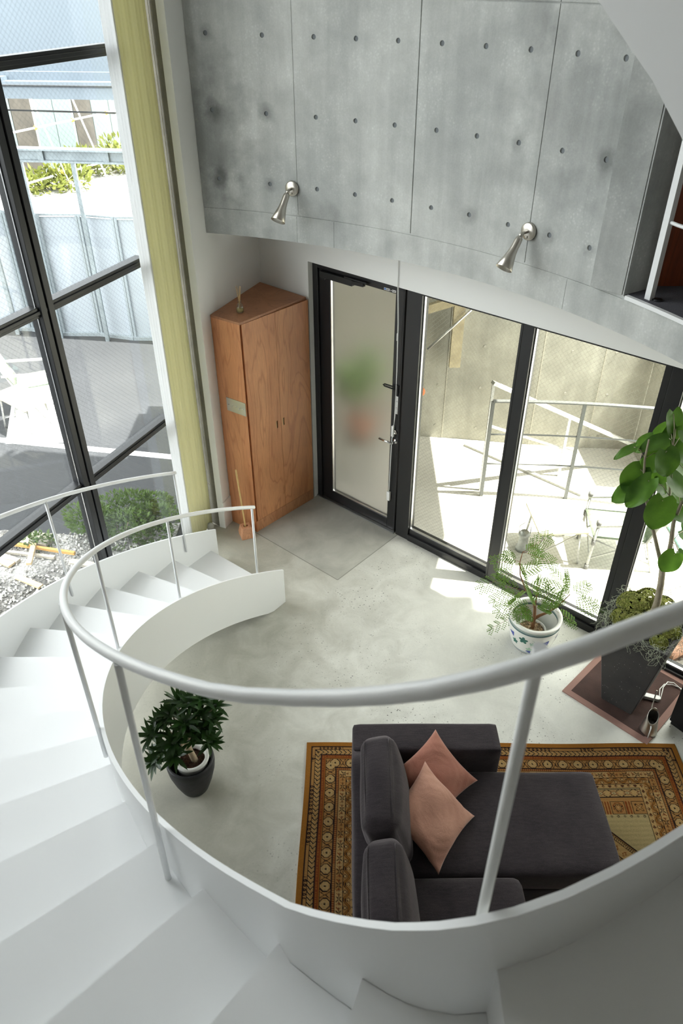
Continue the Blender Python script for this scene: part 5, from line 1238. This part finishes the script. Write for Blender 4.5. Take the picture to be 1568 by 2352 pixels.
tag(gv.build('gravel', [plain('stone_pale', (.66,.64,.60), .85), plain('stone_grey', (.42,.40,.37), .85), plain('stone_white', (.78,.77,.74), .85)]), 'white and grey gravel outside the tall window among timber scraps', 'gravel', kind='stuff')
M_lum = [plain('lumber_pale', (.62,.47,.28), .8, var=.2, vscale=9), plain('lumber_orange', (.66,.36,.10), .8, var=.2, vscale=9), plain('lumber_grey', (.46,.42,.35), .85, var=.2, vscale=9)]
PL = [((-3.05,5.27),(-2.33,5.10),.026,.03,.035,1,'long orange timber batten lying across the gravel'),((-2.715,5.20),(-2.665,4.92),.045,.025,.065,0,'short pale board laid square over the orange batten'),((-3.2,5.20),(-2.80,5.02),.05,.03,.012,2,'weathered plank half hidden behind the black transom'),
      ((-2.99,5.06),(-2.84,4.97),.07,.022,.012,0,'short wide pale offcut lying left of the square board'),((-2.98,5.16),(-2.50,5.07),.03,.03,.012,2,'thin grey batten lying parallel with the orange batten'),((-2.76,4.83),(-2.50,4.69),.05,.022,.012,0,'pale board lying alone on the white gravel'),((-2.95,5.33),(-2.60,5.28),.16,.06,.025,2,'broken flat concrete slab beside the orange batten'),((-2.35,5.02),(-2.05,4.94),.06,.03,.012,2,'grey board between the gravel and the shrub')]
for p0_, p1_, w, h, z, mi, lab in PL: tag(MB().bar((*p0_,z),(*p1_,z+.004), w, h).build('timber_plank', M_lum[mi], bevel=.003), lab, 'plank')
# low shrub by the window
def shrub(name, c, r, h, n, size, m, label, cat='shrub', seed=1, g=None):
    q = random.Random(seed); t = thing(name, c, label, cat, g); lf = MB(); st = MB()
    blobs = [(Vector(c)+Vector((q.uniform(-.7,.7)*r[0], q.uniform(-.7,.7)*r[1], q.uniform(.25,.75)*h)), q.uniform(.3,.5)) for _ in range(14)]
    for bc, br in blobs: st.tube([(c[0]+(bc.x-c[0])*.3,c[1]+(bc.y-c[1])*.3,c[2]), bc], .006, 5)
    for i in range(n):
        bc, br = q.choice(blobs); d = Vector((q.gauss(0,1),q.gauss(0,1),q.gauss(0,1))).normalized(); p = bc+Vector((d.x*br*r[0]*.8,d.y*br*r[1]*.8,d.z*br*h*.7))
        if p.z < c[2]+.01: continue
        dd = (d+Vector((q.uniform(-.6,.6),q.uniform(-.6,.6),q.uniform(-.2,.8)))).normalized(); s_ = dd.cross(Vector((q.random(),q.random(),q.random()))).normalized(); L = size*q.uniform(.6,1.3)
        lf.add([p, p+dd*L*.5-s_*L*.24, p+dd*L, p+dd*L*.5+s_*L*.24], [(0,1,2,3)], 0)
    st.build('stem', M_greybark, t); lf.build('foliage', m, t)
M_sh = mat_leaf('shrub_leaf', (.07,.125,.03), (.13,.20,.06), .6, .3); M_sh2 = mat_leaf('yard_weed_leaf', (.12,.15,.025), (.22,.24,.06), .6, .3)
shrub('shrub', (-2.02,5.42,-.01), (.62,.24), .40, 5200, .045, M_sh, 'low leafy green shrub against the tall window beside the mullion', seed=3)
shrub('shrub', (-2.68,5.26,-.01), (.14,.10), .14, 260, .05, M_sh, 'small green weed among the timber scraps', seed=8)
# camp set built in the yard for a likely reflection in the window
patch = MB().prism([tuple(at(x,y).xy) for x,y in ((36,862),(110,866),(188,1012),(12,1016))], -.0202, -.014)
struct(patch.build('sunlit_patch', plain('painted_sunlight', (.74,.74,.71), .8)))  # bright sunlight on the ground, painted as a flat pale patch
camp_chair(place(-3.55,7.95,200,-.004), 'canvas camp chair standing in for a reflection, on the painted sunlit patch in the parking yard', None)
camp_table(place(-3.48,7.36,-38,-.004), 'cream topped folding camp table standing in for a reflection, on the painted sunlit patch in the parking yard', .62, .34, .40, None)
# hoarding of steel sheets, the goal-post frame and the riveted bridge
M_hoard = plain('hoarding_sheet', (.36,.40,.44), .5, var=.06, vscale=2); M_hfr = plain('hoarding_frame', (.30,.34,.36), .5, .3); M_galv = plain('galvanised_steel', (.27,.31,.33), .5, .5, var=.2, vscale=6)
base = [Vector((-7.0,10.55,0)),Vector((-6.0,10.45,0)),Vector((-4.889,10.294,0)),Vector((-3.955,10.097,0)),Vector((-2.65,9.886,0)),Vector((-1.3,9.68,0))]
def along(s):
    for i in range(len(base)-1):
        L = (base[i+1]-base[i]).length
        if s <= L or i == len(base)-2: return base[i].lerp(base[i+1], s/L)
        s -= L
tot = sum((base[i+1]-base[i]).length for i in range(len(base)-1)); k = 11; H_ = 1.60
for i in range(k):
    p, q = along(tot*i/k), along(tot*(i+1)/k); zig = .035*(1 if i % 2 else -1); t_ = thing('hoarding_panel', tuple((p+q)/2), 'pale blue steel hoarding panel in the row across the yard', 'panel', 'steel hoarding panels across the yard')
    d = (q-p).normalized(); nn = Vector((-d.y,d.x,0)); p = p+nn*zig; q = q+nn*-zig
    MB().bar(p+d*.006+Vector((0,0,H_/2-.01)), q-d*.006+Vector((0,0,H_/2-.01)), .008, H_-.02, up=(0,0,1)).build('sheet', M_hoard, t_)
    fm = MB()
    for e in (p+d*.02, q-d*.02): fm.bar(e-nn*.02+Vector((0,0,-.02)), e-nn*.02+Vector((0,0,H_)), .028, .03, up=(d.x,d.y,0))
    fm.bar(p-nn*.01+Vector((0,0,H_+.008)), q-nn*.01+Vector((0,0,H_+.008)), .035, .025); fm.bar(p-nn*.03+Vector((0,0,.0)), q-nn*.03+Vector((0,0,.0)), .06, .05); fm.build('frame', M_hfr, t_)
gp = thing('barrier_frame', (-4,9.9,0), 'galvanised steel beam carried on tall thin posts in front of the hoarding', 'barrier')
for s in (.35,1.05,1.75,2.45,3.12,3.8,4.5): p = along(s)+Vector((.02,-.16,0)); MB().bar(p+Vector((0,0,-.02)), p+Vector((0,0,2.26)), .045, .05).build('post', M_galv, gp)
bm_ = MB(); p, q = along(.1)+Vector((0,-.16,0)), along(5.4)+Vector((.5,-.16,0))
for z, w, h in ((2.40,.15,.02),(2.27,.15,.02),(2.335,.02,.13)): bm_.bar(p+Vector((0,0,z)), q+Vector((0,0,z)), w, h)
for i in range(8): e = p.lerp(q, i/7); bm_.bar(e+Vector((0,-.04,2.28)), e+Vector((0,-.04,2.39)), .015, .07)
bm_.build('beam', M_galv, gp)
M_br = plain('bridge_paint', (.14,.17,.20), .55, var=.05, vscale=1.5)
br = thing('railway_bridge', (-6,14.2,0), 'pale blue riveted steel bridge girder spanning above the yard', 'bridge')
g0, g1 = Vector((-13,14.9,0)), Vector((-1.0,13.4,0)); gd = (g1-g0).normalized(); gn = Vector((gd.y,-gd.x,0))
MB().bar(g0+Vector((0,0,4.2)), g1+Vector((0,0,4.2)), .03, 3.0).build('web_plate', M_br, br)
mb = MB(); mb.bar(g0+gn*.1+Vector((0,0,2.68)), g1+gn*.1+Vector((0,0,2.68)), .36, .04); mb.bar(g0+Vector((0,0,2.60))+gn*.05, g1+Vector((0,0,2.60))+gn*.05, .30, .04); mb.bar(g0+gn*.05+Vector((0,0,2.76)), g1+gn*.05+Vector((0,0,2.76)), .10, .12); mb.bar(g0+gn*.2+Vector((0,0,2.53)), g1+gn*.2+Vector((0,0,2.53)), .03, .16); mb.build('bottom_flange', M_br, br)
mb = MB(); mb.bar(g0+gn*.03+Vector((0,0,3.2)), g0.lerp(g1,.615)+gn*.03+Vector((0,0,3.2)), .03, .82); mb.bar(g0.lerp(g1,.58)+gn*.12+Vector((0,0,2.73)), g0.lerp(g1,.64)+gn*.12+Vector((0,0,2.73)), .3, .06); mb.build('splice_plate', M_br, br)
mb = MB()
for i in range(60):
    e = g0.lerp(g1, .32+.32*i/60)+gn*.055
    mb.ball(e+Vector((0,0,2.86+(.03 if i % 2 else 0))), .033, 5)
    if i < 48 and i % 2 == 0: mb.ball(e+Vector((0,0,3.02)), .033, 5)
mb.build('rivets', M_br, br)['kind'] = 'stuff'
# far fence of pale sheets, tube scaffold, weeds, cable
M_fs = plain('pale_green_sheet', (.13,.165,.16), .6, var=.08, vscale=1); M_fg = plain('brown_board', (.055,.048,.038), .8, var=.3, vscale=3)
f0, f1_ = Vector((-9.2,16.8,0)), Vector((-5.0,25.0,0)); nf = 14
for i in range(nf):
    p, q = f0.lerp(f1_, i/nf), f0.lerp(f1_, (i+.97)/nf); narrow = i % 3 == 2
    tag(MB().bar(p+Vector((0,0,1.15)), q+Vector((0,0,1.15)), .04, 2.3+(.0)).build('fence_panel', M_fg if narrow else M_fs), 'weathered brown board panel in the far fence' if narrow else 'pale green sheet panel in the far fence', 'fence', 'brown panels of the far fence' if narrow else 'pale green panels of the far fence')
M_pipe = plain('scaffold_pipe', (.75,.76,.75), .4, .3); M_cl = plain('yellow_clamp', (.75,.50,.08), .6)
sf = thing('scaffolding', (-6.6,18.2,0), 'slender pale tube scaffold with yellow clamps leaning in front of the far fence', 'scaffold')
ps_ = [f0.lerp(f1_, u)+Vector((1.0,-.35,0)) for u in np.linspace(.05,.95,8)]
for i, p in enumerate(ps_):
    MB().tube([p+Vector((0,0,-.02)), p+Vector((0,0,2.35))], .022, 8).build('upright', M_pipe, sf)
    MB().tube([p+Vector((0,0,1.9)), p+Vector((.75,-.6,-.01))], .02, 8).build('raker', M_pipe, sf)
    MB().ball(p+Vector((.0,-.03,1.2)), .05, 5).ball(p+Vector((.55,-.45,.35)), .05, 5).build('clamp', M_cl, sf)
for z in (1.2,2.3): MB().tube([ps_[0]+Vector((0,-.04,z)), ps_[-1]+Vector((0,-.04,z))], .022, 8).build('ledger', M_pipe, sf)
MB().tube([ps_[0]+Vector((.5,-.4,.3)), ps_[-1]+Vector((.5,-.4,.3))], .022, 8).build('ledger', M_pipe, sf)
for i, (x, y, r, h) in enumerate(((-7.6,18.6,.9,.45),(-6.7,20.2,.9,.65),(-6.1,21.4,1.0,.6))): shrub('weed_bush', (x+.9,y-.2,-.02), (r,.5), h, 900, .16, M_sh2, ['yellow green weeds at the fence foot, nearest of three','tall yellow green weeds at the fence foot, middle of three','yellow green weeds at the fence foot, farthest of three'][i], seed=30+i)
tag(MB().tube([(-12,15.0,2.32),(-7,14.2,2.26),(-1,13.2,2.24)], .015, 6).build('hanging_cable', M_rubber), 'thin dark cable strung below the blue bridge girder', 'cable')
tag(MB().box((-16,30,-.02),(-3,34,3.2)).build('far_building', plain('far_brick', (.30,.25,.22), .9, var=.2, vscale=1)), 'pale brick building far beyond the fence', 'building')
# ------------------------------------------------------------------ daylight
w = bpy.data.worlds.new('sky'); SC.world = w; w.use_nodes = True; nt = w.node_tree; bg = nt.nodes['Background']
sk = nt.nodes.new('ShaderNodeTexSky'); sk.sky_type = 'NISHITA'; sk.sun_disc = False; sk.sun_elevation = rad(60); sk.sun_rotation = rad(100); sk.dust_density = 2.5; sk.air_density = 1.0; sk.ozone_density = 1.0
mx = nt.nodes.new('ShaderNodeMix'); mx.data_type = 'RGBA'; mx.inputs[0].default_value = SKY_MIX; nt.links.new(sk.outputs[0], mx.inputs[6]); mx.inputs[7].default_value = (9.0,8.9,8.6,1)
nt.links.new(mx.outputs[2], bg.inputs[0]); bg.inputs[1].default_value = SKY
sl_ = bpy.data.lights.new('sun', 'SUN'); so = bpy.data.objects.new('sun', sl_); COL.objects.link(so)
d = Vector((-.42,.07,-1)).normalized(); so.rotation_euler = d.to_track_quat('-Z','Y').to_euler(); so.location = (6,2,9)
sl_.energy = SUN; sl_.angle = rad(.6); sl_.color = (1,.96,.90)
# portals guide the daylight through the glazed walls
def portal(c, n, up, sx, sy, name):
    l = bpy.data.lights.new(name, 'AREA'); l.shape = 'RECTANGLE'; l.size = sx; l.size_y = sy; l.cycles.is_portal = True
    o = bpy.data.objects.new(name, l); COL.objects.link(o); Z = -Vector(n).normalized(); Y = Vector(up); X = Y.cross(Z)
    M = Matrix((X,Y,Z)).transposed().to_4x4(); M.translation = Vector(c); o.matrix_world = M
portal(ww(-2.4,.12,3.0), -N_OUT, (0,0,1), 4.4, 6.0, 'window_portal')
portal(dw(2.5,-.12,1.15), N_IN, (0,0,1), 5.2, 2.3, 'door_portal')
c = SC.cycles
c.use_denoising = True; c.max_bounces = 10; c.diffuse_bounces = 6; c.glossy_bounces = 4; c.transmission_bounces = 8; c.transparent_max_bounces = 16
c.sample_clamp_indirect = 8; c.caustics_reflective = False; c.caustics_refractive = False; c.use_adaptive_sampling = False
vs_ = SC.view_settings; vs_.view_transform = 'Standard'; vs_.look = 'None'; vs_.exposure = EXPO; vs_.gamma = 1; vs_.use_curve_mapping = False
